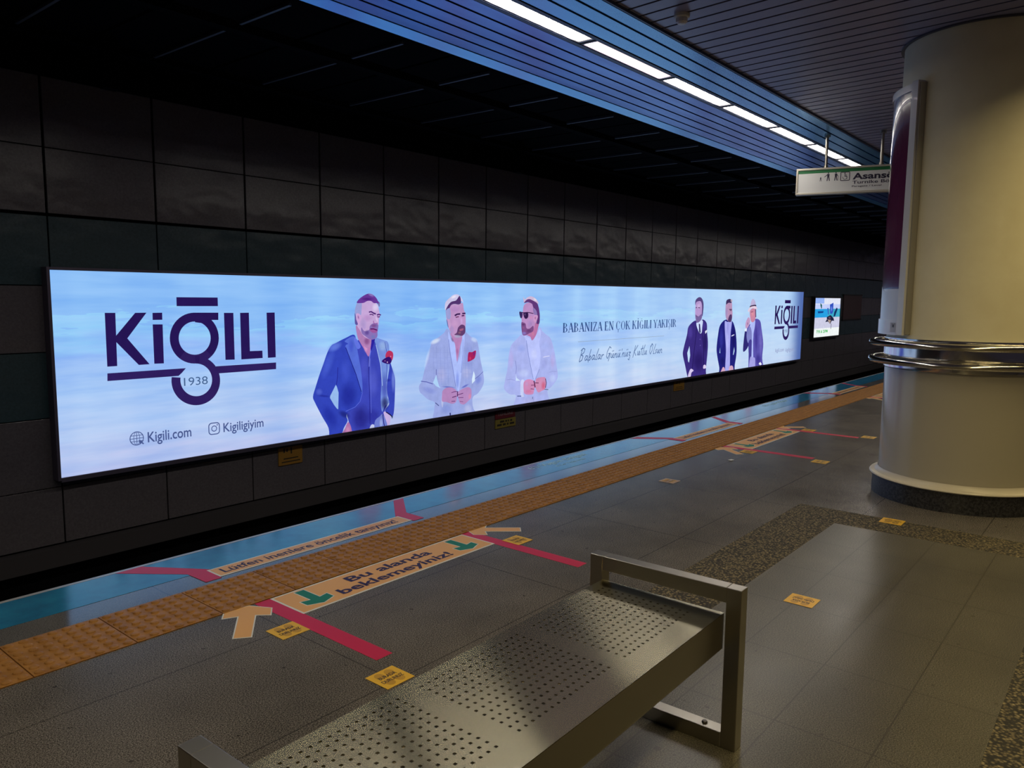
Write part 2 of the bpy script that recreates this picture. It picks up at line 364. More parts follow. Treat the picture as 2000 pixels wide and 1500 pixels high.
# background: sea and pale sky, brighter where the tubes stand
SK = bpy.data.materials.new('backlit_seascape'); SK.use_nodes = True; SK.node_tree.nodes.clear()
_o = N(SK, 'ShaderNodeOutputMaterial'); _e = N(SK, 'ShaderNodeEmission'); L(SK, _e.outputs[0], _o.inputs[0])
_v = coords(SK); _sp = N(SK, 'ShaderNodeSeparateXYZ'); L(SK, _v, _sp.inputs[0])
_mr = N(SK, 'ShaderNodeMapRange'); L(SK, _sp.outputs[2], _mr.inputs[0]); _mr.inputs[1].default_value = BZ0; _mr.inputs[2].default_value = BZ1
_n1 = noise(SK, coords(SK, (.35, 1, 2.4)), 2.2, 4, .6)
_ad = N(SK, 'ShaderNodeMath', operation='MULTIPLY_ADD'); L(SK, _n1, _ad.inputs[0]); _ad.inputs[1].default_value = .5; L(SK, _mr.outputs[0], _ad.inputs[2])
_base = ramp(SK, _ad.outputs[0], [(.22, lin((192, 200, 240))), (.45, lin((190, 210, 247))), (.68, lin((178, 208, 250))), (.85, lin((156, 192, 250))), (1.0, lin((148, 196, 250))), (1.25, lin((156, 212, 252)))])
_n2 = noise(SK, coords(SK, (.5, 1, 5)), 2.0, 3, .5)
_base = mixc(SK, 1, _base, ramp(SK, _n2, [(.3, (.80, .88, .97)), (.55, (1, 1, 1)), (.75, (1.12, 1.06, 1.02))]), 'MULTIPLY')
_n3 = noise(SK, coords(SK, (1.6, 1, .05)), 1.0, 1, .4)
_base = mixc(SK, 1, _base, ramp(SK, _n3, [(.35, (.86, .92, .99)), (.55, (1, 1, 1)), (.72, (1.2, 1.14, 1.04))]), 'MULTIPLY')
_fx = N(SK, 'ShaderNodeMapRange'); L(SK, _sp.outputs[0], _fx.inputs[0]); _fx.inputs[1].default_value = BX1-1.35; _fx.inputs[2].default_value = BX1-.1
_fx.inputs[3].default_value = 0; _fx.inputs[4].default_value = 1; _fx.interpolation_type = 'SMOOTHSTEP'
_base = mixc(SK, _fx.outputs[0], _base, (.10, .17, .45))
_base = mixc(SK, 1, _base, (.90, .94, .97), 'MULTIPLY')
_rx = N(SK, 'ShaderNodeMapRange'); L(SK, _sp.outputs[0], _rx.inputs[0]); _rx.inputs[1].default_value = 8; _rx.inputs[2].default_value = 18; _rx.inputs[3].default_value = 0; _rx.inputs[4].default_value = .5
_rm = N(SK, 'ShaderNodeMath', operation='MULTIPLY'); L(SK, _rx.outputs[0], _rm.inputs[0])
_rn = N(SK, 'ShaderNodeMath', operation='SUBTRACT'); _rn.inputs[0].default_value = 1; L(SK, _fx.outputs[0], _rn.inputs[1]); L(SK, _rn.outputs[0], _rm.inputs[1])
_base = mixc(SK, _rm.outputs[0], _base, lin((214, 236, 250)))
L(SK, _base, _e.inputs[0]); _e.inputs[1].default_value = 1.0
b = bmesh.new(); bx(b, BX0, BX1, BY, BY+.004, BZ0, BZ1)
for f in b.faces: f.material_index = 0 if abs(f.calc_center_median().y-BY) < 1e-4 else 1
ob('printed_screen', b, [SK, OPAL], TB_)
b = bmesh.new(); fw = .028
bx(b, BX0-fw, BX0, BY-.012, WY+.005, BZ0-fw, BZ1+fw); bx(b, BX1, BX1+fw, BY-.012, WY+.005, BZ0-fw, BZ1+fw)
bx(b, BX0, BX1, BY-.012, WY+.005, BZ1, BZ1+fw); bx(b, BX0, BX1, BY-.012, WY+.005, BZ0-fw*1.6, BZ0); bx(b, BX0, BX1, BY+.02, WY+.005, BZ0, BZ1)
ob('frame', b, mat('frame_aluminium', (.16, .14, .20), .4, metal=.5), TB_, bev=.003)
class Print:
    """flat print in thin layers on a plane at constant y"""
    def __init__(s, tf, y, zmin=-9): s.bm = bmesh.new(); s.tf = tf; s.y = y; s.k = 0; s.cl = s.bm.loops.layers.float_color.new('Col'); s.zmin = zmin
    def poly(s, col, pts, smooth=True, c=None, raw=False):
        if c: pts = [(c[0]+x/c[2], c[1]+y/c[2]) for x, y in pts]
        if smooth and len(pts) > 3:
            o = []; n = len(pts)
            for i in range(n):
                p0, p1, p2, p3 = [Vector(pts[(i+j) % n]) for j in (-1, 0, 1, 2)]
                for t in (0, .25, .5, .75):
                    o.append(tuple(.5*((2*p1)+(-p0+p2)*t+(2*p0-5*p1+4*p2-p3)*t*t+(-p0+3*p1-3*p2+p3)*t**3)))
            pts = o
        q = pts if raw else [s.tf(*p) for p in pts]
        s.k += 1; yy = s.y-.00022*s.k
        q = [(x, max(z, s.zmin)) for x, z in q]
        v = [s.bm.verts.new((x, yy, z)) for x, z in q]; c4 = (*lin(col), 1)
        for t in tessellate_polygon([[Vector((x, z, 0)) for x, z in q]]):
            try: f = s.bm.faces.new([v[i] for i in t])
            except ValueError: continue
            f.normal_update()
            if f.normal.y > 0: f.normal_flip()
            for l in f.loops: l[s.cl] = c4
    def soft(s, col, al, cx, cy, rx, ry, rot=0, c=None):
        if c: cx, cy, rx, ry = c[0]+cx/c[2], c[1]+cy/c[2], rx/c[2], ry/c[2]
        s.k += 1; yy = s.y-.00022*s.k; cr = (*lin(col),); n = 20; rings = []
        for r, a in ((0.001, al), (.45, al*.8), (.75, al*.32), (1, 0)):
            rg = []
            for i in range(n):
                t = 2*math.pi*i/n; x, y = rx*r*math.cos(t), ry*r*math.sin(t)
                X, Y = cx+x*math.cos(rot)-y*math.sin(rot), cy+x*math.sin(rot)+y*math.cos(rot); X, Z = s.tf(X, Y)
                rg.append((s.bm.verts.new((X, yy, max(Z, s.zmin))), a))
            rings.append(rg)
        for A, B in zip(rings[:-1], rings[1:]):
            for i in range(n):
                q = [A[i], A[(i+1) % n], B[(i+1) % n], B[i]]; f = s.bm.faces.new([z[0] for z in q]); f.material_index = 1
                for l, z in zip(f.loops, q): l[s.cl] = (*cr, z[1])
    def line(s, col, pts, wd, c=None):
        if c: pts = [(c[0]+x/c[2], c[1]+y/c[2]) for x, y in pts]; wd = wd/c[2]
        q = [Vector(s.tf(*p)) for p in pts]; e = Vector(s.tf(pts[0][0]+wd, pts[0][1])); wz = abs(Vector(s.tf(pts[0][0], pts[0][1]+wd)).y-q[0].y)
        wx = abs(e.x-q[0].x); L_, R_ = [], []
        for i, p in enumerate(q):
            d = (q[min(i+1, len(q)-1)]-q[max(i-1, 0)]); d = Vector((d.x/wx, d.y/wz)).normalized(); nrm = Vector((-d.y*wx, d.x*wz))*.5
            L_.append(tuple(p+nrm)); R_.append(tuple(p-nrm))
        s.k += 1
        for i in range(len(q)-1):
            v = [s.bm.verts.new((x, s.y-.00022*s.k, max(z, s.zmin))) for x, z in (L_[i], L_[i+1], R_[i+1], R_[i])]
            f = s.bm.faces.new(v)
            for l in f.loops: l[s.cl] = (*lin(col), 1)
    def text(s, col, st, x0, x1, zb, zc, bold=0, spacing=1, shear=0):
        s.k += 1; old = set(s.bm.faces)
        text(s.bm, st, (x0, s.y-.00022*s.k, zb), (1, 0, 0), (0, 0, 1), x1-x0, zc-zb, bold, 0, 'L', spacing, shear)
        for f in s.bm.faces:
            if f not in old:
                for l in f.loops: l[s.cl] = (*lin(col), 1)
    def done(s, name, parent, label=None):
        me = bpy.data.meshes.new(name); s.bm.to_mesh(me); s.bm.free(); me.materials.append(PR); me.materials.append(PRA)
        o = bpy.data.objects.new(name, me); COL.objects.link(o); o.parent = parent
        if label: o['label'] = label
        return o
BP = lambda: Print(bb, BY-.001, BZ0)
# --- the logo, once by the left end and once by the right end
CG = (190, 570, 5.5556); LC = (38, 22, 84); LC2 = (46, 30, 92)
LOGO = [[(80, 228), (195, 228), (216, 805), (108, 812)], [(410, 228), (533, 226), (325, 505), (567, 785), (450, 793), (200, 540), (200, 480)],
        [(598, 228), (703, 226), (705, 303), (600, 305)], [(600, 353), (708, 353), (722, 776), (618, 780)],
        [(857, 58), (1305, 62), (1308, 155), (860, 155)], [(1040, 226), (1312, 226), (1312, 305), (1240, 305), (1180, 345), (1060, 330)],
        [(1373, 228), (1475, 228), (1490, 735), (1390, 738)], [(1548, 228), (1643, 226), (1655, 643), (1790, 638), (1793, 718), (1562, 733)],
        [(1835, 226), (1923, 224), (1935, 710), (1850, 716)]]
LOW = [[(108, 885), (960, 828), (915, 880), (880, 912), (108, 968)], [(1285, 808), (1938, 766), (1938, 838), (1300, 886)]]
def ringpts(cx, cy, ro, ryo, ix, iy, ri, ryi, a0, a1, n=48):
    o = []
    for k in range(n+1):
        a = math.radians(a0+(a1-a0)*k/n); o.append(((cx+ro*math.cos(a), cy-ryo*math.sin(a)), (ix+ri*math.cos(a), iy-ryi*math.sin(a))))
    return [[o[i][0], o[i+1][0], o[i+1][1], o[i][1]] for i in range(n)]
RINGS = ringpts(1051, 502, 266, 276, 1055, 502, 173, 180, 0, 360)+ringpts(1067, 962, 264, 268, 1072, 955, 172, 177, -188, 92)
P0 = bb(CG[0]+80/CG[2], CG[1]+500/CG[2])[0]; P1 = bb(CG[0]+1935/CG[2], CG[1]+500/CG[2])[0]
Q1 = bb(CG[0]+1080/CG[2], CG[1]+58/CG[2])[1]; Q0 = bb(CG[0]+1067/CG[2], CG[1]+1230/CG[2])[1]
def logo(x0, x1, z0, z1):
    def tf(x, y):
        X, Z = bb(CG[0]+x/CG[2], CG[1]+y/CG[2]); return (x0+(X-P0)/(P1-P0)*(x1-x0), z0+(Z-Q0)/(Q1-Q0)*(z1-z0))
    g = Print(tf, BY-.001, BZ0)
    for q in LOGO: g.poly(LC, q, False)
    kk = g.k
    for q in RINGS: g.poly(LC2 if q[0][1] > 700 else LC, q, False); g.k = kk+1
    for q in LOW: g.poly(LC2, q, False)
    ax, az = tf(940, 1020); ex, ez = tf(1198, 1000); _, tz = tf(1100, 922)
    g.text((70, 100, 145), '1938', ax, ex, (az+ez)/2+.0, tz)
    return g.done('printed_logo', TB_, 'dark purple logo reading KiĞILI 1938, %s end' % ('left' if x0 < 10 else 'right'))
logo(P0, P1, Q0, Q1)
logo(bb(1512.5, 630)[0], bb(1559, 625)[0], bb(1533, 664)[1], bb(1538, 586)[1])
# --- small contact lines
def contact(globe, cam_, t1, t2, col, th):
    g = BP(); X = lambda c: bb(*c)
    (gx, gz), gr = X(globe[:2]), globe[2]
    for q in ringpts(0, 0, gr, gr, 0, 0, gr*.88, gr*.88, 0, 360, 28): g.poly(col, [(gx+a, gz+c) for a, c in q], False, raw=True); g.k -= 1
    for q in ringpts(0, 0, gr*.45, gr, 0, 0, gr*.38, gr*.92, 0, 360, 20): g.poly(col, [(gx+a, gz+c) for a, c in q], False, raw=True); g.k -= 1
    for z in (-.42, 0, .42): h = gr*math.sqrt(1-z*z); g.poly(col, [(gx-h, gz+z*gr-th), (gx+h, gz+z*gr-th), (gx+h, gz+z*gr+th), (gx-h, gz+z*gr+th)], False, raw=True)
    g.poly(col, [(gx-th, gz-gr), (gx+th, gz-gr), (gx+th, gz+gr), (gx-th, gz+gr)], False, raw=True)
    g.poly(col, [(gx+a*gr, gz+c*gr) for a, c in ((.25, -.25), (1.0, -.45), (.75, -.6), (1.0, -.85), (.85, -.97), (.6, -.72), (.42, -.95))], False, raw=True)
    g.done('printed_icon', TB_, 'globe icon'); g = BP()
    (cx, cz), cr = X(cam_[:2]), cam_[2]
    def rr(k, r):
        o = []
        for sx, sz, a in ((1, 1, 0), (-1, 1, 90), (-1, -1, 180), (1, -1, 270)):
            for t in range(5): q = math.radians(a+t*22.5); o.append((cx+sx*(k-r)+r*math.cos(q), cz+sz*(k-r)+r*math.sin(q)))
        return o
    A, B_ = rr(cr, cr*.55), rr(cr*.84, cr*.42); g.k += 1
    for i in range(20): j = (i+1) % 20; g.poly(col, [A[i], A[j], B_[j], B_[i]], False, raw=True); g.k -= 1
    for q in ringpts(0, 0, cr*.5, cr*.5, 0, 0, cr*.36, cr*.36, 0, 360, 20): g.poly(col, [(cx+a, cz+c) for a, c in q], False, raw=True); g.k -= 1
    d = cr*.1; ux, uz = cx+cr*.55, cz+cr*.55; g.poly(col, [(ux-d, uz-d), (ux+d, uz-d), (ux+d, uz+d), (ux-d, uz+d)], False, raw=True)
    g.done('printed_icon', TB_, 'camera icon')
    for s_, (xa, xb, yb, yt, xr) in ((t1[0], t1[1]), (t2[0], t2[1])):
        g = BP(); zb = bb(xa, yb)[1]; zt = bb(xa, yt)[1]; g.text(col, s_, bb(xa, yb)[0], bb(xb, yb)[0], zb, zt, .012); g.done('printed_contact_line', TB_, 'contact line reading '+s_)
contact((267, 856.3, .070), (418.2, 837, .066), ('Kigili.com', (288.8, 374.3, 863.8, 844, 0)), ('Kigiligiyim', (436.5, 515, 843.8, 826.5, 0)), (72, 88, 142), .003)
gx = BP(); gx.text((150, 160, 200), 'kigili.com', bb(1514, 686)[0], bb(1531, 686)[0], bb(1514, 688)[1], bb(1514, 681)[1], .01); gx.done('printed_contact_line', TB_); gx = BP()
gx.text((150, 160, 200), 'kigiligiyim', bb(1534, 686)[0], bb(1550, 686)[0], bb(1534, 687)[1], bb(1534, 680)[1], .01); gx.done('printed_contact_line', TB_)
# --- headline in thin-serif capitals, drawn stroke by stroke
def serif(g, s, x0, x1, zb, zt, col):
    H = zt-zb; W = {'I': .42, 'İ': .42, 'Y': .78, 'N': .85, 'O': .86, 'Ç': .8, 'Ğ': .86, 'K': .84, 'Z': .7, 'E': .68, 'L': .66, 'S': .6, 'Ş': .6, 'R': .78, ' ': .32, 'A': .82, 'B': .74}
    tot = sum(W[c] for c in s); u = (x1-x0)/tot; x = x0; K, T = .19, .062
    def bar(x, a, b_, c, d, wd):
        p, q = Vector((a, b_)), Vector((c, d)); 
        if abs(c-a) < 1e-6: pts = [(a-wd/2, b_), (a+wd/2, b_), (c+wd/2, d), (c-wd/2, d)]
        elif abs(d-b_) < 1e-6: pts = [(a, b_-wd/2), (c, b_-wd/2), (c, b_+wd/2), (a, b_+wd/2)]
        else: pts = [(a-wd/2, b_), (a+wd/2, b_), (c+wd/2, d), (c-wd/2, d)]
        g.poly(col, [(x+px*u, zb+pz*H) for px, pz in pts], False, raw=True); g.k -= 1
    def arc(x, cx, cz, rx, rz, a0, a1, thick):
        n = 10
        for i in range(n):
            A = [math.radians(a0+(a1-a0)*(i+j)/n) for j in (0, 1)]; o = []
            for a in A: o.append((cx+rx*math.cos(a), cz+rz*math.sin(a)))
            for a in A[::-1]: k = .02+thick*abs(math.cos(a)); o.append((cx+(rx-k)*math.cos(a), cz+(rz-.04)*math.sin(a)))
            g.poly(col, [(x+px*u, zb+pz*H) for px, pz in o], False, raw=True); g.k -= 1
    for c in s:
        w_ = W[c]; m = w_/2
        if c in 'IİBEKLRN':
            sx = m if c in 'Iİ' else .16
            bar(x, sx, 0, sx, 1, K if c != 'N' else T*1.3); bar(x, sx-.13, .02, sx+.13, .02, T); bar(x, sx-.13, .98, sx+.13, .98, T)
        if c == 'İ': bar(x, m-.06, 1.2, m+.06, 1.2, .12)
        if c == 'B': arc(x, .2, .76, .4, .24, -90, 90, .14); arc(x, .2, .27, .46, .27, -90, 90, .14)
        if c == 'R': arc(x, .2, .74, .42, .26, -90, 90, .14); bar(x, .66, 0, .36, .5, .14)
        if c == 'E':
            for z_, e in ((.02, .6), (.5, .45), (.98, .56)): bar(x, .16, z_, e, z_, T)
            bar(x, .58, 0, .58, .25, T); bar(x, .54, .75, .54, 1, T)
        if c == 'L': bar(x, .16, .02, .58, .02, T); bar(x, .58, 0, .58, .3, T)
        if c == 'K': bar(x, .22, .42, .64, 1, T); bar(x, .68, 0, .36, .58, .14); bar(x, .54, .98, .74, .98, T); bar(x, .54, .02, .8, .02, T)
        if c == 'N': bar(x, .68, 0, .16, 1, K); bar(x, .68, 0, .68, 1, T*1.3); bar(x, .58, .98, .8, .98, T)
        if c == 'A': bar(x, .1, 0, m-.02, 1, T); bar(x, .7, 0, m, 1, K); bar(x, .22, .33, .6, .33, T); bar(x, 0, .02, .24, .02, T); bar(x, .56, .02, .82, .02, T)
        if c == 'Z': bar(x, .1, 0, .56, 1, .15); bar(x, .06, .02, .62, .02, T); bar(x, .08, .98, .6, .98, T); bar(x, .6, 0, .6, .25, T); bar(x, .09, .75, .09, 1, T)
        if c == 'Y': bar(x, m, 0, m, .5, K); bar(x, m, .45, .1, 1, .14); bar(x, m, .45, .68, 1, T); bar(x, m-.13, .02, m+.13, .02, T); bar(x, 0, .98, .24, .98, T); bar(x, .56, .98, .78, .98, T)
        if c == 'O': arc(x, m, .5, .38, .52, 0, 360, .14)
        if c in 'ÇĞ': arc(x, m, .5, .36, .52, 45, 315, .14)
        if c == 'Ğ': bar(x, .66, 0, .66, .42, .13); bar(x, .5, .42, .8, .42, T); arc(x, m, 1.28, .14, .14, 200, 340, .02)
        if c == 'Ç': bar(x, m, -.3, m+.04, 0, .07); bar(x, .6, .68, .68, .95, T)
        if c in 'SŞ': arc(x, m-.02, .75, .22, .27, 40, 270, .1); arc(x, m, .26, .24, .27, -140, 90, .1)
        if c == 'Ş': bar(x, m, -.3, m+.04, 0, .07)
        x += w_*u
g = BP(); hz = bb(1099.6, 649.6)[1]; ht = bb(1099.6, 631.2)[1]
serif(g, 'BABANIZA EN ÇOK KİĞILI YAKIŞIR', bb(1099, 640)[0], bb(1321, 632)[0], hz, ht, (54, 82, 138)); g.k += 1
a, c_ = bb(1129, 667.8), bb(1297, 655.9); zz = (a[1]+c_[1])/2; g.poly((150, 170, 190), [(a[0], zz-.004), (c_[0], zz-.004), (c_[0], zz+.004), (a[0], zz+.004)], False, raw=True)
g.done('printed_headline', TB_, 'dark blue headline reading BABANIZA EN ÇOK KİĞILI YAKIŞIR')
# --- the handwritten line
HW = {'B': ([[(0, 0), (.35, 2.2)], [(.1, 1.9), (.5, 2.3), (.85, 2.1), (.7, 1.5), (.25, 1.1)], [(.25, 1.1), (.65, .9), (.5, .2), (.05, -.1)]], 1.0),
      'a': ([[(.5, .85), (.2, .9), (.05, .4), (.15, .05), (.4, .2), (.55, .8)], [(.55, .85), (.48, .2), (.7, .05)]], .72),
      'b': ([[(.35, 2.0), (.15, .8), (.05, -.3)], [(.1, .3), (.4, .85), (.55, .5), (.35, .05), (.1, .1)]], .68),
      'l': ([[(.5, 2.0), (.2, .8), (.12, .05), (.35, .05)]], .45), 'r': ([[(.15, .85), (.1, 0)], [(.12, .4), (.35, .85), (.55, .75)]], .55),
      'G': ([[(.9, 1.9), (.55, 2.2), (.15, 1.3), (.1, .4), (.35, 0), (.75, .9)], [(.45, .9), (.85, .95), (.6, -.5)]], 1.0),
      'u': ([[(.12, .85), (.08, .2), (.3, .05), (.5, .8)], [(.55, .85), (.5, .15), (.7, .05)]], .75),
      'ü': ([[(.12, .85), (.08, .2), (.3, .05), (.5, .8)], [(.55, .85), (.5, .15), (.7, .05)], [(.25, 1.25), (.28, 1.4)], [(.5, 1.3), (.53, 1.45)]], .75),
      'n': ([[(.12, .85), (.05, 0)], [(.08, .4), (.35, .85), (.48, .7), (.45, .1), (.62, .05)]], .68), "'": ([[(.2, 1.6), (.15, 1.25)]], .3),
      'z': ([[(.05, .8), (.5, .8), (.15, .3), (.45, .1), (.3, -.7), (.05, -.5)]], .62), 'K': ([[(.35, 2.0), (.0, -.3)], [(.9, 2.0), (.2, .8), (.7, .0)]], .95),
      't': ([[(.4, 1.9), (.15, .3), (.3, .05)], [(.0, 1.2), (.6, 1.35)]], .45), 'O': ([[(.6, 2.1), (.2, 1.6), (.1, .5), (.35, 0), (.7, .7), (.75, 1.8), (.45, 2.1), (.3, 1.5)]], .95),
      's': ([[(.5, .85), (.2, .7), (.4, .3), (.1, .0)]], .55), ' ': ([], .5)}
g = BP(); s_ = "Babalar Günü'nüz Kutlu Olsun"; hx0, hz0 = bb(1131, 706); hx1, _z = bb(1293, 692); tot = sum(HW[c][1] for c in s_); u_ = (hx1-hx0)/tot; x = hx0
hh = (bb(1131, 682)[1]-hz0)/2.2
for c in s_:
    if c == ' ': g.done('printed_script', TB_); g = BP()
    for st in HW[c][0]:
        for (xa, za), (xb, zb_) in zip(st[:-1], st[1:]):
            A = Vector((x+(xa+.12*za)*u_, hz0+za*hh)); B_ = Vector((x+(xb+.12*zb_)*u_, hz0+zb_*hh)); d = (B_-A); n_ = Vector((-d.y, d.x)).normalized()*.0085; e = d.normalized()*.004
            g.poly((86, 112, 160), [tuple(A+n_-e), tuple(B_+n_+e), tuple(B_-n_+e), tuple(A-n_-e)], False, raw=True); g.k -= 1
    x += HW[c][1]*u_
g.done('printed_script', TB_)
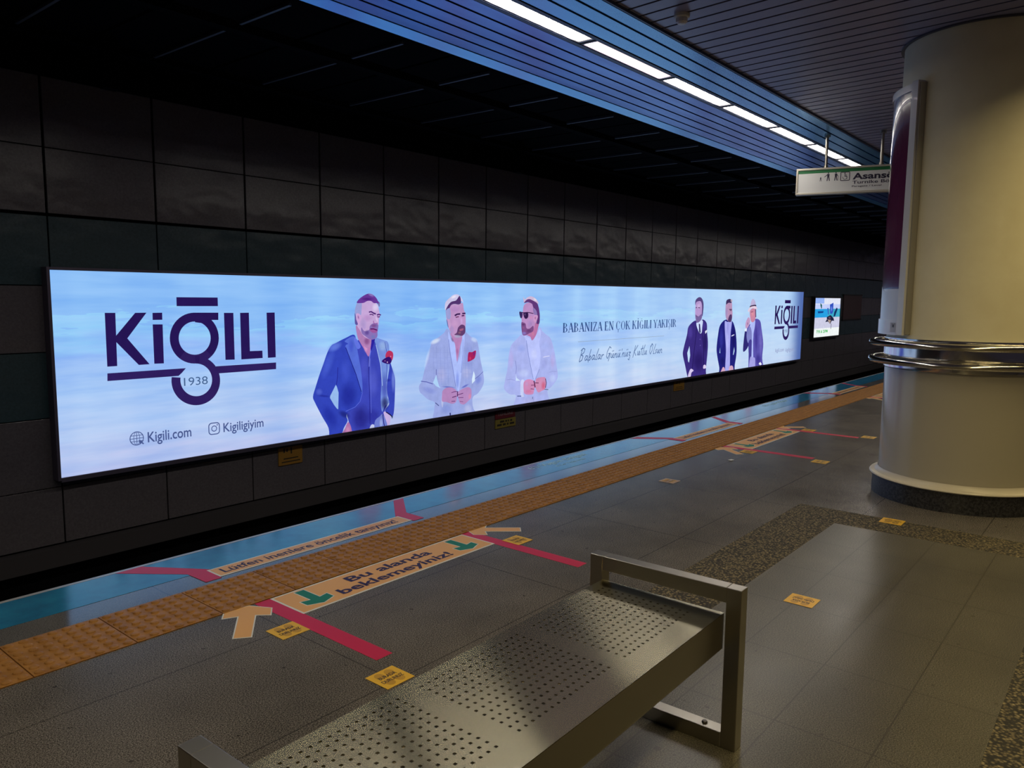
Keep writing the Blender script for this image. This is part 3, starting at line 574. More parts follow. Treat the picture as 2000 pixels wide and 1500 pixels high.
# --- the six printed men
def man(label, layers):
    g = BP()
    for l in layers:
        k = l[0]
        if k == 'p': g.poly(l[1], l[3], True, l[2])
        elif k == 'f': g.poly(l[1], l[3], False, l[2])
        elif k == 's': g.soft(l[1], l[2], *l[4:], c=l[3])
        elif k == 'l': g.line(l[1], l[3], l[4], l[2])
    g.done('printed_man', TB_, label)
H, B_ = (660, 560, 12.5), (600, 660, 7.5)
man('bearded man in a blue jacket and blue shirt, hands in pockets', [
 ('p', (60, 70, 182), B_, [(730, 40), (560, 400), (560, 900), (600, 1200), (740, 1500), (1170, 1500), (1180, 1300), (1130, 1100), (1180, 900), (1100, 500), (1000, 60)]),
 ('s', (86, 96, 205), .7, B_, 960, 650, 90, 260), ('s', (80, 88, 200), .6, B_, 840, 450, 80, 220), ('s', (30, 25, 120), .8, B_, 780, 1180, 160, 240), ('s', (34, 30, 135), .6, B_, 960, 1150, 120, 150),
 ('p', (198, 205, 240), B_, [(925, 1290), (990, 1290), (1010, 1500), (900, 1500)]), ('p', (110, 125, 205), B_, [(985, 1240), (1060, 1150), (1110, 1120), (1175, 1280), (1170, 1500), (1010, 1500)]),
 ('s', (170, 185, 230), .7, B_, 1080, 1250, 30, 90), ('l', (35, 30, 120), B_, [(1105, 1120), (1120, 1250), (1130, 1400)], 12),
 ('p', (196, 175, 225), B_, [(1115, 1095), (1160, 1085), (1215, 1130), (1210, 1240), (1180, 1310), (1160, 1230)]),
 ('p', (50, 68, 184), B_, [(690, -45), (560, 0), (420, 72), (350, 112), (290, 220), (235, 380), (180, 530), (120, 720), (82, 860), (110, 945), (210, 1140), (310, 1320), (335, 1500), (480, 1500), (530, 1330), (590, 1215), (570, 1150), (600, 1080), (700, 1020), (770, 930), (805, 800), (795, 560), (740, 330), (720, 120)]),
 ('s', (104, 132, 232), .75, B_, 400, 130, 130, 70, -.5), ('s', (76, 100, 215), .6, B_, 300, 380, 80, 260, .35), ('s', (26, 32, 140), .75, B_, 600, 850, 150, 240), ('s', (28, 38, 150), .7, B_, 330, 1150, 110, 220, -.5),
 ('s', (70, 90, 210), .5, B_, 560, 480, 90, 200), ('s', (20, 22, 100), .75, B_, 540, 1120, 110, 60, .5), ('s', (30, 36, 140), .7, B_, 240, 850, 110, 22, .1), ('s', (92, 112, 220), .6, B_, 170, 790, 60, 60), ('l', (34, 36, 140), B_, [(445, 430), (440, 560), (425, 690)], 9),
 ('p', (84, 108, 212), B_, [(690, -20), (545, 45), (595, 85), (555, 130), (640, 340), (720, 550), (792, 800), (805, 700), (785, 480), (735, 200)]),
 ('l', (24, 26, 120), B_, [(560, 140), (640, 350), (710, 530), (790, 790)], 9), ('s', (50, 60, 190), .5, B_, 640, 120, 50, 120),
 ('f', (150, 186, 236), B_, [(415, 685), (432, 720), (455, 800), (450, 1045), (430, 1035), (385, 975), (330, 880), (332, 850)]),
 ('l', (90, 105, 215), B_, [(805, 800), (770, 930), (700, 1010), (560, 1075)], 8),
 ('p', (172, 112, 168), B_, [(590, 1235), (545, 1330), (485, 1440), (500, 1500), (660, 1500), (650, 1370), (625, 1270)]), ('s', (215, 150, 190), .6, B_, 590, 1350, 45, 70), ('s', (96, 40, 110), .7, B_, 640, 1440, 40, 60),
 ('p', (55, 70, 185), B_, [(1200, 330), (1250, 480), (1278, 580), (1282, 700), (1272, 1000), (1255, 1130), (1230, 1145), (1140, 1080), (1150, 1030), (1195, 960), (1165, 800), (1165, 650), (1195, 450)]),
 ('s', (120, 140, 220), .7, B_, 1255, 620, 30, 200), ('s', (30, 36, 140), .7, B_, 1180, 620, 50, 30, -.2), ('l', (20, 16, 60), B_, [(1150, 1085), (1205, 1120), (1245, 1160)], 14), ('s', (40, 60, 90), .9, B_, 1238, 1160, 14, 30),
 ('p', (118, 146, 220), B_, [(960, -15), (1050, 10), (1130, 38), (1172, 60), (1195, 150), (1190, 400), (1160, 650), (1165, 850), (1195, 940), (1130, 1000), (1090, 1080), (1070, 900), (1080, 600), (1050, 300), (1000, 100)]),
 ('s', (60, 66, 175), .8, B_, 1125, 720, 60, 250), ('s', (24, 14, 90), .9, B_, 1130, 960, 70, 120), ('s', (160, 190, 236), .7, B_, 1100, 120, 70, 90), ('l', (50, 60, 160), B_, [(1130, 60), (1165, 250), (1150, 640)], 6), ('l', (170, 195, 240), B_, [(1000, 100), (1070, 400), (1095, 700)], 8),
 ('l', (30, 28, 130), B_, [(893, 270), (892, 500), (905, 800), (915, 1260)], 8), ('l', (112, 124, 225), B_, [(925, 160), (905, 280), (900, 420)], 14), ('l', (104, 116, 220), B_, [(918, 300), (925, 700), (930, 1100)], 5),
 ('p', (98, 116, 226), B_, [(690, -10), (740, 55), (775, 130), (728, 160), (680, 60)]), ('p', (44, 36, 160), B_, [(930, 0), (985, 0), (960, 110), (925, 190)]),
 ('p', (182, 122, 182), B_, [(735, -40), (765, 60), (830, 170), (892, 272), (922, 130), (930, 0), (880, -60)]), ('s', (222, 160, 210), .7, B_, 850, 140, 35, 80),
 ('p', (186, 52, 96), B_, [(1190, 185), (1240, 205), (1252, 260), (1232, 330), (1190, 300), (1140, 285), (1148, 220)]), ('p', (52, 20, 108), B_, [(1110, 310), (1190, 275), (1230, 330), (1190, 382), (1088, 352)]),
 ('s', (250, 220, 250), .9, B_, 1165, 355, 10, 14), ('s', (235, 190, 240), .9, B_, 1215, 270, 8, 10), ('s', (235, 170, 200), .9, B_, 1130, 335, 8, 8),
 ('p', (176, 126, 182), H, [(430, 940), (440, 1120), (490, 1300), (600, 1420), (700, 1500), (790, 1420), (780, 1200), (600, 1080)]), ('s', (120, 60, 125), .8, H, 690, 1330, 90, 120),
 ('p', (198, 166, 216), H, [(425, 620), (440, 420), (560, 350), (740, 335), (900, 395), (965, 500), (1000, 640), (1008, 720), (985, 790), (980, 900), (965, 980), (948, 1100), (930, 1230), (830, 1285), (700, 1260), (600, 1190), (520, 1060), (440, 930), (425, 780)]),
 ('s', (226, 212, 244), .85, H, 900, 500, 100, 130), ('s', (180, 134, 196), .6, H, 700, 760, 140, 110), ('s', (172, 150, 206), .8, H, 600, 900, 110, 160),
 ('p', (152, 158, 214), H, [(420, 470), (470, 365), (560, 385), (560, 560), (545, 690), (500, 660), (440, 650), (405, 720), (395, 600)]), ('p', (96, 84, 160), H, [(395, 640), (420, 720), (430, 800), (468, 900), (450, 935), (402, 905), (392, 760)]),
 ('p', (104, 56, 152), H, [(440, 390), (510, 290), (640, 200), (740, 168), (850, 205), (930, 290), (960, 350), (1005, 400), (990, 490), (940, 405), (860, 400), (790, 350), (700, 348), (620, 390), (540, 400)]),
 ('s', (70, 22, 116), .8, H, 700, 300, 190, 45), ('s', (150, 130, 200), .8, H, 790, 200, 100, 40, .4), ('s', (120, 140, 180), .9, H, 985, 430, 25, 60),
 ('p', (206, 164, 218), H, [(440, 680), (500, 660), (545, 740), (520, 860), (480, 910), (440, 820)]), ('s', (120, 74, 150), .8, H, 480, 745, 22, 60, -.2),
 ('p', (136, 112, 182), H, [(560, 990), (600, 1060), (660, 1085), (740, 1050), (760, 960), (830, 900), (935, 900), (968, 960), (948, 1100), (938, 1225), (840, 1288), (740, 1272), (640, 1200), (575, 1150), (545, 1060)]),
 ('s', (86, 58, 140), .8, H, 690, 1120, 70, 80), ('s', (120, 62, 130), .8, H, 860, 950, 90, 55), ('s', (108, 118, 184), .8, H, 840, 1220, 70, 60), ('s', (176, 150, 210), .6, H, 620, 980, 60, 90),
 ('p', (158, 88, 158), H, [(760, 1030), (850, 1005), (945, 1050), (920, 1110), (840, 1125), (770, 1080)]), ('l', (80, 20, 98), H, [(770, 1030), (850, 1030), (940, 1060)], 26),
 ('l', (74, 36, 112), H, [(735, 620), (790, 608), (850, 645), (905, 665)], 34), ('l', (84, 40, 120), H, [(930, 690), (975, 675), (1028, 690)], 34), ('l', (90, 44, 118), H, [(750, 680), (800, 672), (850, 695)], 26), ('l', (84, 36, 112), H, [(940, 725), (970, 740), (1005, 725)], 26),
 ('s', (226, 200, 240), .9, H, 925, 790, 30, 90, -.3), ('l', (150, 84, 160), H, [(845, 830), (850, 885), (890, 900), (950, 890)], 18)])
H = (810, 560, 10.714); D = 1286
def o2(l): return [(x, y+D) for x, y in l]
man('bearded man in a pale checked jacket with a red pocket square, buttoning it', [
 ('p', (154, 168, 226), H, [(690, 880), (610, 965), (480, 1070), (365, 1150), (330, 1250), (290, 1420), (240, 1600), (195, 1780), (145, 1980), (90, 2080), (105, 2200), (175, 2270), (280, 2360), (415, 2420), (410, 2560), (445, 2850), (1225, 2850), (1210, 2480), (1205, 2350), (1240, 2280), (1310, 2240), (1400, 2120), (1448, 1980), (1430, 1800), (1400, 1650), (1370, 1500), (1340, 1300), (1300, 1130), (1180, 1050), (1080, 960), (1030, 930), (850, 1100)]),
 ('s', (222, 234, 252), .85, H, 430, 1140, 130, 60, -.45), ('s', (205, 222, 250), .7, H, 1240, 1110, 90, 60, .5), ('s', (200, 215, 250), .6, H, 260, 1500, 40, 260, .25), ('s', (124, 138, 214), .6, H, 300, 2170, 180, 80, .3), ('s', (176, 176, 222), .6, H, 560, 1850, 130, 200), ('s', (134, 146, 220), .6, H, 1120, 1450, 110, 300), ('s', (180, 184, 228), .7, H, 1080, 1800, 110, 150), ('s', (112, 130, 214), .7, H, 1330, 1950, 80, 130, .5), ('s', (190, 196, 234), .7, H, 1110, 2560, 100, 120), ('s', (128, 146, 216), .7, H, 660, 2560, 160, 130)]
 + [('l', (136, 150, 214), H, [(x, 1250), (x+12, 1700), (x+25, 2060)], 5) for x in (380, 450, 530, 610, 680, 1040, 1110, 1180)]
 + [('l', (140, 154, 216), H, [(370, y), (560, y+14), (740, y)], 5) for y in (1370, 1480, 1590, 1700, 1810, 1920)] + [('l', (140, 154, 216), H, [(1000, y), (1120, y+8), (1220, y-6)], 5) for y in (1330, 1600, 1700, 1820)]
 + [('f', (176, 212, 250), H, o2([(442, 560), (470, 680), (500, 790), (535, 835), (440, 795), (375, 720), (415, 620)])), ('f', (214, 234, 254), H, o2([(1226, 480), (1255, 570), (1252, 680), (1190, 745), (1188, 650)])),
 ('p', (172, 190, 250), H, [(690, 940), (725, 1010), (760, 1130), (830, 1190), (870, 1500), (880, 1600), (930, 1450), (975, 1150), (990, 1010), (1035, 990), (1020, 1300), (980, 1700), (925, 2140), (895, 2165), (850, 2080), (790, 1700), (735, 1400), (705, 1150)]),
 ('s', (122, 142, 226), .8, H, 885, 1950, 45, 230), ('l', (110, 122, 196), H, [(700, 1100), (735, 1400), (790, 1700), (850, 2090)], 9), ('l', (120, 134, 210), H, [(1000, 1100), (1000, 1400), (960, 1800)], 8),
 ('p', (184, 132, 186), H, [(740, 960), (780, 1090), (830, 1190), (850, 1350), (872, 1560), (900, 1480), (940, 1250), (985, 1050), (900, 980)]), ('s', (120, 60, 110), .7, H, 780, 1110, 25, 70, -.4), ('s', (160, 90, 150), .7, H, 880, 1350, 20, 90),
 ('p', (168, 34, 92), H, o2([(1115, 92), (1190, 82), (1270, 50), (1252, 190), (1205, 240), (1110, 282), (1098, 250)])), ('s', (110, 30, 120), .8, H, 1230, 1400, 30, 60), ('s', (210, 60, 100), .8, H, 1150, 1500, 30, 50),
 ('s', (88, 100, 190), .9, H, 700, 2100, 170, 24, .1), ('s', (84, 92, 190), .9, H, 1040, 2080, 110, 26, -.5), ('l', (86, 94, 170), H, o2([(120, 690), (240, 705), (370, 750)]), 16), ('l', (96, 104, 176), H, o2([(1250, 640), (1330, 580), (1420, 490)]), 12),
 ('l', (104, 110, 176), H, o2([(440, 440), (440, 560)]), 14), ('p', (182, 190, 232), H, o2([(575, 880), (545, 1110), (570, 1240), (600, 1000)])), ('l', (60, 70, 130), H, o2([(420, 1140), (495, 1205)]), 14),
 ('p', (178, 134, 188), H, o2([(575, 885), (660, 825), (770, 825), (855, 880), (872, 960), (865, 1080), (835, 1140), (760, 1160), (650, 1125), (560, 1110), (560, 980)])),
 ('p', (182, 138, 192), H, o2([(900, 905), (1000, 845), (1110, 812), (1168, 860), (1176, 950), (1160, 1040), (1100, 1110), (1020, 1175), (940, 1155), (910, 1080), (890, 980)])), ('s', (222, 140, 170), .7, H, 1140, 1010+D, 40, 80),
 ('l', (96, 44, 110), H, o2([(755, 930), (810, 910), (870, 905)]), 14), ('l', (90, 40, 100), H, o2([(770, 1030), (830, 1010), (860, 1000)]), 18), ('l', (96, 44, 110), H, o2([(755, 1110), (835, 1105)]), 12), ('l', (96, 44, 110), H, o2([(890, 975), (1000, 940)]), 14), ('l', (96, 44, 110), H, o2([(895, 1035), (1005, 1030)]), 12), ('l', (110, 60, 120), H, o2([(930, 1110), (1000, 1120)]), 10), ('l', (80, 30, 90), H, o2([(880, 900), (880, 1010)]), 18),
 ('f', (40, 44, 110), H, o2([(715, 1350), (740, 1350), (742, 1410), (718, 1415)])),
 ('p', (190, 148, 198), H, [(640, 500), (700, 430), (760, 370), (930, 350), (992, 345), (1012, 480), (1045, 560), (1052, 700), (1047, 850), (1030, 960), (970, 1040), (880, 1065), (790, 1030), (730, 940), (690, 850), (660, 720), (640, 600)]),
 ('s', (176, 132, 192), .7, H, 830, 470, 130, 90), ('s', (206, 160, 206), .6, H, 830, 780, 90, 110), ('s', (160, 140, 195), .7, H, 760, 900, 60, 110),
 ('p', (206, 200, 236), H, [(618, 480), (628, 330), (720, 230), (800, 168), (900, 168), (975, 255), (1000, 330), (955, 300), (930, 370), (830, 370), (740, 380), (660, 470)]),
 ('p', (82, 52, 112), H, [(632, 495), (680, 390), (750, 315), (850, 285), (925, 190), (952, 330), (905, 372), (820, 362), (750, 380), (705, 450)]), ('s', (240, 236, 250), .8, H, 800, 215, 70, 35, -.4),
 ('p', (152, 156, 210), H, [(632, 505), (715, 450), (738, 600), (705, 690), (655, 650)]), ('p', (196, 158, 204), H, [(665, 700), (715, 690), (735, 790), (715, 870), (685, 850)]), ('p', (110, 120, 180), H, [(645, 690), (668, 720), (690, 850), (668, 820)]),
 ('l', (58, 30, 82), H, [(820, 605), (870, 575), (935, 568)], 34), ('l', (60, 32, 84), H, [(975, 560), (1045, 556)], 30), ('l', (110, 60, 100), H, [(840, 640), (905, 625)], 24), ('l', (84, 44, 94), H, [(965, 608), (1020, 600)], 30),
 ('s', (206, 168, 222), .9, H, 960, 720, 32, 90), ('p', (98, 62, 110), H, [(880, 880), (900, 840), (960, 792), (1030, 820), (1042, 930), (1010, 1000), (950, 1030), (860, 1015), (810, 1000), (860, 960)]), ('p', (160, 92, 126), H, [(920, 890), (1000, 870), (990, 910), (930, 925)]), ('s', (160, 170, 200), .8, H, 880, 1040, 90, 40), ('s', (160, 110, 120), .6, H, 920, 960, 40, 30)])
H, B_ = (975, 565, 13.04), (975, 670, 11.54)
man('man in sunglasses and a pale lilac suit, buttoning the jacket', [
 ('p', (170, 180, 238), B_, [(292, 18), (425, -123), (495, -185), (640, -190), (911, -344), (960, -280), (1044, -203), (1150, -114), (1203, 27), (1255, 250), (1290, 500), (1320, 740), (1262, 880), (1150, 1010), (1085, 1080), (1085, 1500), (365, 1500), (380, 1190), (250, 1160), (150, 1090), (105, 1000), (130, 850), (180, 600), (200, 400), (222, 230), (250, 100)]),
 ('s', (184, 176, 234), .8, B_, 270, 380, 70, 260), ('s', (150, 166, 232), .8, B_, 500, 120, 120, 110), ('s', (196, 208, 254), .8, B_, 560, 680, 150, 120), ('s', (184, 172, 228), .7, B_, 1200, 400, 60, 220), ('s', (160, 174, 236), .7, B_, 280, 950, 120, 100), ('s', (190, 205, 250), .8, B_, 1200, 800, 90, 110), ('s', (176, 178, 228), .7, B_, 700, 1300, 250, 110), ('s', (168, 170, 222), .7, B_, 930, 1130, 120, 60), ('s', (158, 166, 228), .7, B_, 1010, 480, 90, 150), ('s', (164, 178, 238), .7, B_, 1030, 60, 130, 90),
 ('p', (186, 196, 252), B_, [(560, -170), (690, -100), (730, -55), (760, -80), (860, -230), (905, -330), (935, -200), (900, 0), (930, 300), (885, 580), (800, 800), (770, 830), (720, 600), (665, 250), (625, 0)]), ('s', (204, 212, 255), .8, B_, 780, 250, 90, 150),
 ('l', (120, 134, 196), B_, [(610, -60), (620, 60), (640, 200), (680, 400), (725, 620), (765, 820)], 9), ('l', (128, 142, 206), B_, [(905, 590), (850, 720), (815, 820)], 9), ('l', (134, 142, 206), B_, [(360, 400), (382, 560), (370, 690)], 12), ('l', (148, 154, 214), B_, [(170, 830), (250, 815), (355, 840)], 12), ('l', (150, 158, 216), B_, [(1120, 660), (1200, 640), (1290, 640)], 10), ('l', (214, 216, 250), B_, [(985, 320), (1060, 300), (1130, 290)], 18),
 ('f', (206, 226, 254), B_, [(370, 700), (385, 780), (470, 850), (370, 850)]), ('p', (200, 208, 246), B_, [(480, 860), (560, 850), (540, 1140), (560, 1200), (480, 1190)]), ('l', (84, 96, 150), B_, [(400, 1195), (490, 1195)], 22), ('l', (80, 84, 140), B_, [(745, 1210), (745, 1260)], 12), ('l', (150, 150, 210), B_, [(765, 1200), (768, 1400)], 8),
 ('p', (205, 138, 184), B_, [(555, 870), (650, 815), (770, 850), (792, 960), (775, 1090), (740, 1155), (570, 1145), (540, 1000)]), ('p', (206, 140, 180), B_, [(810, 855), (850, 790), (1020, 770), (1052, 880), (1030, 1020), (940, 1085), (870, 1112), (830, 1050), (800, 960)]), ('s', (206, 92, 124), .85, B_, 990, 960, 60, 120), ('s', (214, 120, 160), .7, B_, 660, 1090, 90, 50), ('s', (190, 150, 200), .7, B_, 610, 920, 50, 70),
 ('l', (84, 24, 70), B_, [(775, 850), (790, 920), (800, 1000)], 22), ('l', (84, 24, 70), B_, [(800, 895), (880, 900)], 16), ('l', (100, 34, 84), B_, [(710, 950), (790, 945)], 14), ('l', (110, 40, 90), B_, [(700, 1030), (775, 1040)], 12), ('l', (70, 40, 90), B_, [(1035, 800), (1052, 900), (1035, 1010)], 14), ('l', (76, 96, 120), B_, [(1010, 1040), (1100, 1050)], 14),
 ('p', (184, 114, 164), H, [(680, 1150), (780, 1210), (830, 1300), (920, 1180), (980, 980), (990, 870), (850, 850), (790, 1050)]), ('s', (206, 130, 160), .6, H, 850, 1130, 50, 70),
 ('p', (186, 142, 196), H, [(640, 380), (720, 340), (840, 355), (880, 450), (900, 620), (962, 690), (950, 800), (905, 880), (850, 1050), (760, 1130), (680, 1170), (600, 1170), (562, 1050), (550, 900), (560, 780), (545, 740), (560, 690), (590, 560), (605, 450)]),
 ('s', (160, 130, 190), .7, H, 770, 880, 80, 110), ('s', (206, 140, 180), .6, H, 800, 720, 70, 60),
 ('p', (204, 184, 216), H, [(602, 190), (640, 255), (700, 210), (780, 178), (880, 210), (965, 300), (990, 370), (930, 340), (850, 290), (760, 265), (690, 290), (622, 350)]), ('s', (232, 226, 236), .8, H, 900, 260, 70, 30, .6),
 ('p', (96, 56, 120), H, [(622, 350), (680, 272), (760, 250), (850, 290), (950, 350), (990, 450), (1010, 560), (1022, 680), (1008, 870), (935, 865), (962, 720), (940, 620), (890, 540), (850, 450), (820, 370), (720, 330)]), ('p', (140, 118, 176), H, [(850, 470), (930, 540), (955, 660), (900, 660), (860, 600)]),
 ('p', (204, 152, 200), H, [(870, 670), (960, 660), (965, 740), (900, 860), (860, 780)]), ('s', (140, 74, 130), .8, H, 905, 730, 22, 50),
 ('p', (124, 78, 134), H, [(552, 850), (600, 845), (660, 880), (682, 990), (760, 1000), (852, 930), (850, 1060), (740, 1130), (650, 1172), (580, 1155), (553, 1000)]), ('s', (136, 120, 196), .85, H, 620, 1120, 70, 50), ('s', (70, 34, 90), .7, H, 600, 900, 50, 30), ('s', (160, 90, 140), .7, H, 600, 980, 35, 22), ('s', (90, 54, 104), .6, H, 740, 1060, 80, 50),
 ('p', (54, 40, 96), H, [(498, 572), (575, 600), (572, 700), (542, 738), (512, 690)]), ('p', (48, 26, 74), H, [(604, 600), (710, 588), (724, 690), (690, 745), (640, 745), (608, 680)]), ('l', (52, 26, 74), H, [(500, 578), (600, 596), (700, 588), (780, 600), (855, 618)], 20), ('s', (120, 90, 150), .7, H, 640, 640, 20, 40)])
S = (1330, 560, 7.894)
man('man in a dark navy three-piece suit with a tie', [
 ('p', (58, 44, 124), S, [(225, 520), (120, 610), (90, 750), (40, 950), (28, 1050), (60, 1200), (100, 1400), (110, 1450), (360, 1450), (385, 1250), (410, 1000), (415, 850), (402, 700), (395, 560), (330, 505), (280, 600)]),
 ('s', (36, 22, 90), .8, S, 270, 1150, 110, 200), ('s', (30, 22, 84), .8, S, 370, 850, 40, 220), ('s', (82, 66, 160), .7, S, 140, 700, 50, 130), ('s', (74, 60, 150), .5, S, 350, 600, 50, 60), ('l', (36, 24, 90), S, [(240, 600), (230, 760), (190, 1080), (170, 1300)], 9), ('l', (32, 22, 84), S, [(320, 700), (345, 900), (350, 1200)], 8),
 ('f', (196, 224, 250), S, [(130, 915), (95, 1020), (108, 1150), (122, 1170), (140, 1060)]), ('p', (204, 218, 250), S, [(235, 560), (330, 520), (326, 620), (315, 712), (278, 704)]), ('f', (40, 32, 90), S, [(274, 570), (292, 576), (302, 700), (290, 722), (277, 690)]),
 ('f', (236, 240, 252), S, [(370, 685), (400, 665), (395, 702), (373, 725)]), ('p', (214, 200, 238), S, [(150, 1265), (192, 1292), (160, 1325), (145, 1388), (105, 1392), (120, 1320)]), ('p', (220, 208, 240), S, [(345, 1212), (375, 1205), (386, 1250), (342, 1262)]),
 ('s', (120, 110, 190), .8, S, 292, 810, 8, 12), ('s', (120, 110, 190), .8, S, 296, 905, 8, 12),
 ('p', (182, 152, 206), S, [(225, 225), (330, 220), (336, 330), (330, 430), (305, 515), (250, 555), (222, 500), (216, 390), (222, 290)]), ('s', (206, 180, 222), .8, S, 270, 300, 35, 50), ('p', (86, 70, 126), S, [(218, 285), (224, 205), (280, 160), (325, 190), (346, 280), (332, 440), (318, 430), (322, 300), (300, 225), (238, 235)]),
 ('p', (118, 100, 156), S, [(222, 430), (260, 460), (320, 420), (308, 510), (252, 556), (226, 510)]), ('l', (66, 44, 96), S, [(224, 325), (245, 320)], 12), ('l', (66, 44, 96), S, [(262, 322), (290, 326)], 12), ('l', (110, 60, 110), S, [(228, 450), (255, 455)], 8)])
man('man in a navy jacket over a pale lilac shirt, hands in pockets', [
 ('p', (34, 34, 122), S, [(680, 510), (600, 600), (570, 750), (548, 950), (560, 1080), (590, 1250), (600, 1360), (800, 1360), (830, 1200), (858, 1000), (850, 750), (822, 600), (780, 525)]),
 ('s', (54, 56, 160), .7, S, 620, 800, 40, 200), ('s', (22, 18, 90), .8, S, 810, 800, 40, 220), ('s', (22, 22, 92), .7, S, 640, 1150, 50, 90),
 ('p', (168, 170, 240), S, [(678, 530), (720, 545), (782, 530), (766, 700), (756, 900), (745, 1350), (680, 1350), (692, 1000), (680, 750), (674, 620)]), ('l', (110, 110, 190), S, [(722, 560), (722, 750)], 5), ('s', (190, 194, 250), .7, S, 715, 850, 25, 200),
 ('f', (176, 214, 248), S, [(602, 935), (592, 1020), (604, 1028)]), ('f', (190, 222, 250), S, [(818, 930), (800, 1050), (810, 1050), (824, 990)]), ('f', (226, 230, 252), S, [(774, 755), (820, 732), (820, 745), (780, 768)]),
 ('p', (214, 168, 194), S, [(640, 1245), (672, 1260), (675, 1360), (605, 1360)]), ('p', (214, 168, 194), S, [(740, 1250), (770, 1215), (802, 1240), (798, 1360), (735, 1360)]),
 ('p', (184, 146, 184), S, [(700, 250), (778, 240), (786, 330), (792, 400), (786, 480), (762, 542), (720, 525), (690, 470), (684, 350)]), ('s', (150, 140, 190), .7, S, 700, 400, 25, 110), ('p', (62, 46, 92), S, [(694, 275), (700, 212), (745, 188), (776, 205), (776, 250), (730, 248)]), ('s', (200, 176, 190), .8, S, 778, 215, 22, 30),
 ('p', (80, 56, 102), S, [(745, 440), (778, 430), (782, 500), (760, 545), (722, 525)]), ('l', (50, 30, 70), S, [(742, 350), (782, 352)], 14), ('l', (60, 34, 76), S, [(750, 368), (778, 370)], 8)])
man('man in a straw hat and open blue jacket, hand raised to his ear', [
 ('p', (90, 82, 172), S, [(1150, 495), (1090, 560), (1040, 600), (1000, 700), (985, 900), (1040, 930), (1046, 1330), (1150, 1330), (1270, 1330), (1252, 1100), (1268, 880), (1242, 650), (1218, 525)]),
 ('s', (120, 112, 196), .7, S, 1230, 850, 30, 250), ('s', (60, 48, 140), .8, S, 1160, 800, 30, 250), ('s', (54, 44, 136), .8, S, 1190, 1120, 50, 110),
 ('p', (48, 42, 116), S, [(985, 680), (955, 960), (975, 1000), (1030, 930), (1042, 830), (1008, 690)]), ('p', (126, 130, 196), S, [(1040, 630), (1088, 595), (1092, 840), (1030, 865), (1010, 740)]), ('p', (72, 66, 150), S, [(1040, 860), (1090, 830), (1090, 1090), (1050, 1120)]),
 ('p', (178, 190, 250), S, [(1110, 500), (1142, 520), (1136, 620), (1112, 800), (1112, 1330), (1080, 1330), (1092, 800), (1082, 650), (1062, 600)]), ('p', (164, 162, 230), S, [(1064, 1095), (1112, 1088), (1142, 1120), (1130, 1330), (1050, 1330)]), ('f', (225, 234, 252), S, [(980, 650), (1018, 640), (1010, 690), (978, 685)]),
 ('p', (196, 156, 198), S, [(1040, 470), (1066, 520), (1044, 600), (1012, 645), (992, 620), (1000, 540)]), ('s', (110, 60, 110), .7, S, 1025, 570, 10, 30), ('f', (240, 244, 252), S, [(1196, 1185), (1220, 1160), (1246, 1195), (1218, 1212)]),
 ('p', (202, 134, 162), S, [(1062, 370), (1140, 335), (1148, 480), (1112, 545), (1075, 522)]), ('s', (226, 150, 160), .8, S, 1105, 420, 25, 50), ('l', (70, 50, 96), S, [(1148, 340), (1152, 470)], 12), ('l', (110, 50, 80), S, [(1075, 392), (1110, 385)], 8),
 ('p', (188, 178, 216), S, [(1072, 300), (1085, 215), (1110, 188), (1140, 222), (1148, 300)]), ('p', (42, 26, 62), S, [(1066, 295), (1146, 278), (1152, 306), (1068, 325)]), ('p', (228, 206, 226), S, [(1028, 372), (1068, 312), (1150, 300), (1172, 352), (1150, 345), (1082, 332), (1050, 385)])])
# ================================================================ SECOND LIGHTBOX, WALL SIGNS
t = thing('lightbox', 'small lit poster of a drone over a beach beyond the billboard', 'lightbox')
Y2 = 7.66
def b2(x, y): p = at(x, y, 1, Y2); return (p.x, p.z)
ax, az1 = b2(1592, 581.5); ex, _z = b2(1641.5, 583); _x, az0 = b2(1590, 659); _x2, _z2 = b2(1638, 654.5); az0 = (az0+_z2)/2; az1 = (az1+_z)/2; ex = (ex+_x2)/2
g = Print(b2, Y2, az0); Z_ = (1570, 560, 12.5)
def rect(x0, x1, f0, f1, c, z0=None): g.poly(c, [(x0, az0+(az1-az0)*f0), (x1, az0+(az1-az0)*f0), (x1, az0+(az1-az0)*f1), (x0, az0+(az1-az0)*f1)], False, raw=True)
rect(ax, ex, 0, 1, (226, 230, 246)); rect(ax, ex, 0, .22, (240, 246, 246)); rect(ax, ex, .22, .52, (206, 206, 230)); rect(ax, ex, .50, .72, (40, 160, 226)); rect(ax+(ex-ax)*.5, ex, .5, .74, (60, 170, 200)); rect(ax, ex, .72, .84, (196, 208, 250)); rect(ax, ax+(ex-ax)*.35, .86, 1, (150, 180, 244))
g.poly((28, 30, 60), [(560, 740), (650, 690), (720, 760), (740, 830), (680, 830), (640, 910), (590, 850), (520, 865), (560, 800)], False, Z_)
g.poly((60, 90, 190), [(570, 520), (600, 520), (610, 680), (590, 680)], False, Z_); g.poly((50, 80, 190), [(635, 430), (660, 425), (700, 400), (722, 385), (715, 600), (690, 660), (640, 660)], False, Z_); g.poly((20, 50, 100), [(800, 505), (825, 540), (760, 720), (720, 740), (740, 620)], False, Z_)
g.soft((110, 150, 240), .9, 675, 540, 25, 80, 0, Z_); g.poly((170, 150, 140), [(575, 800), (660, 810), (630, 905)], False, Z_); g.line((40, 40, 70), [(665, 900), (655, 1030)], 10, Z_)
g.poly((24, 90, 90), [(400, 400), (440, 440), (440, 520), (425, 540), (405, 470)], False, Z_); g.poly((20, 70, 140), [(335, 600), (480, 595), (470, 640), (345, 650)], False, Z_); g.soft((120, 90, 110), .8, 625, 760, 40, 35, 0, Z_)
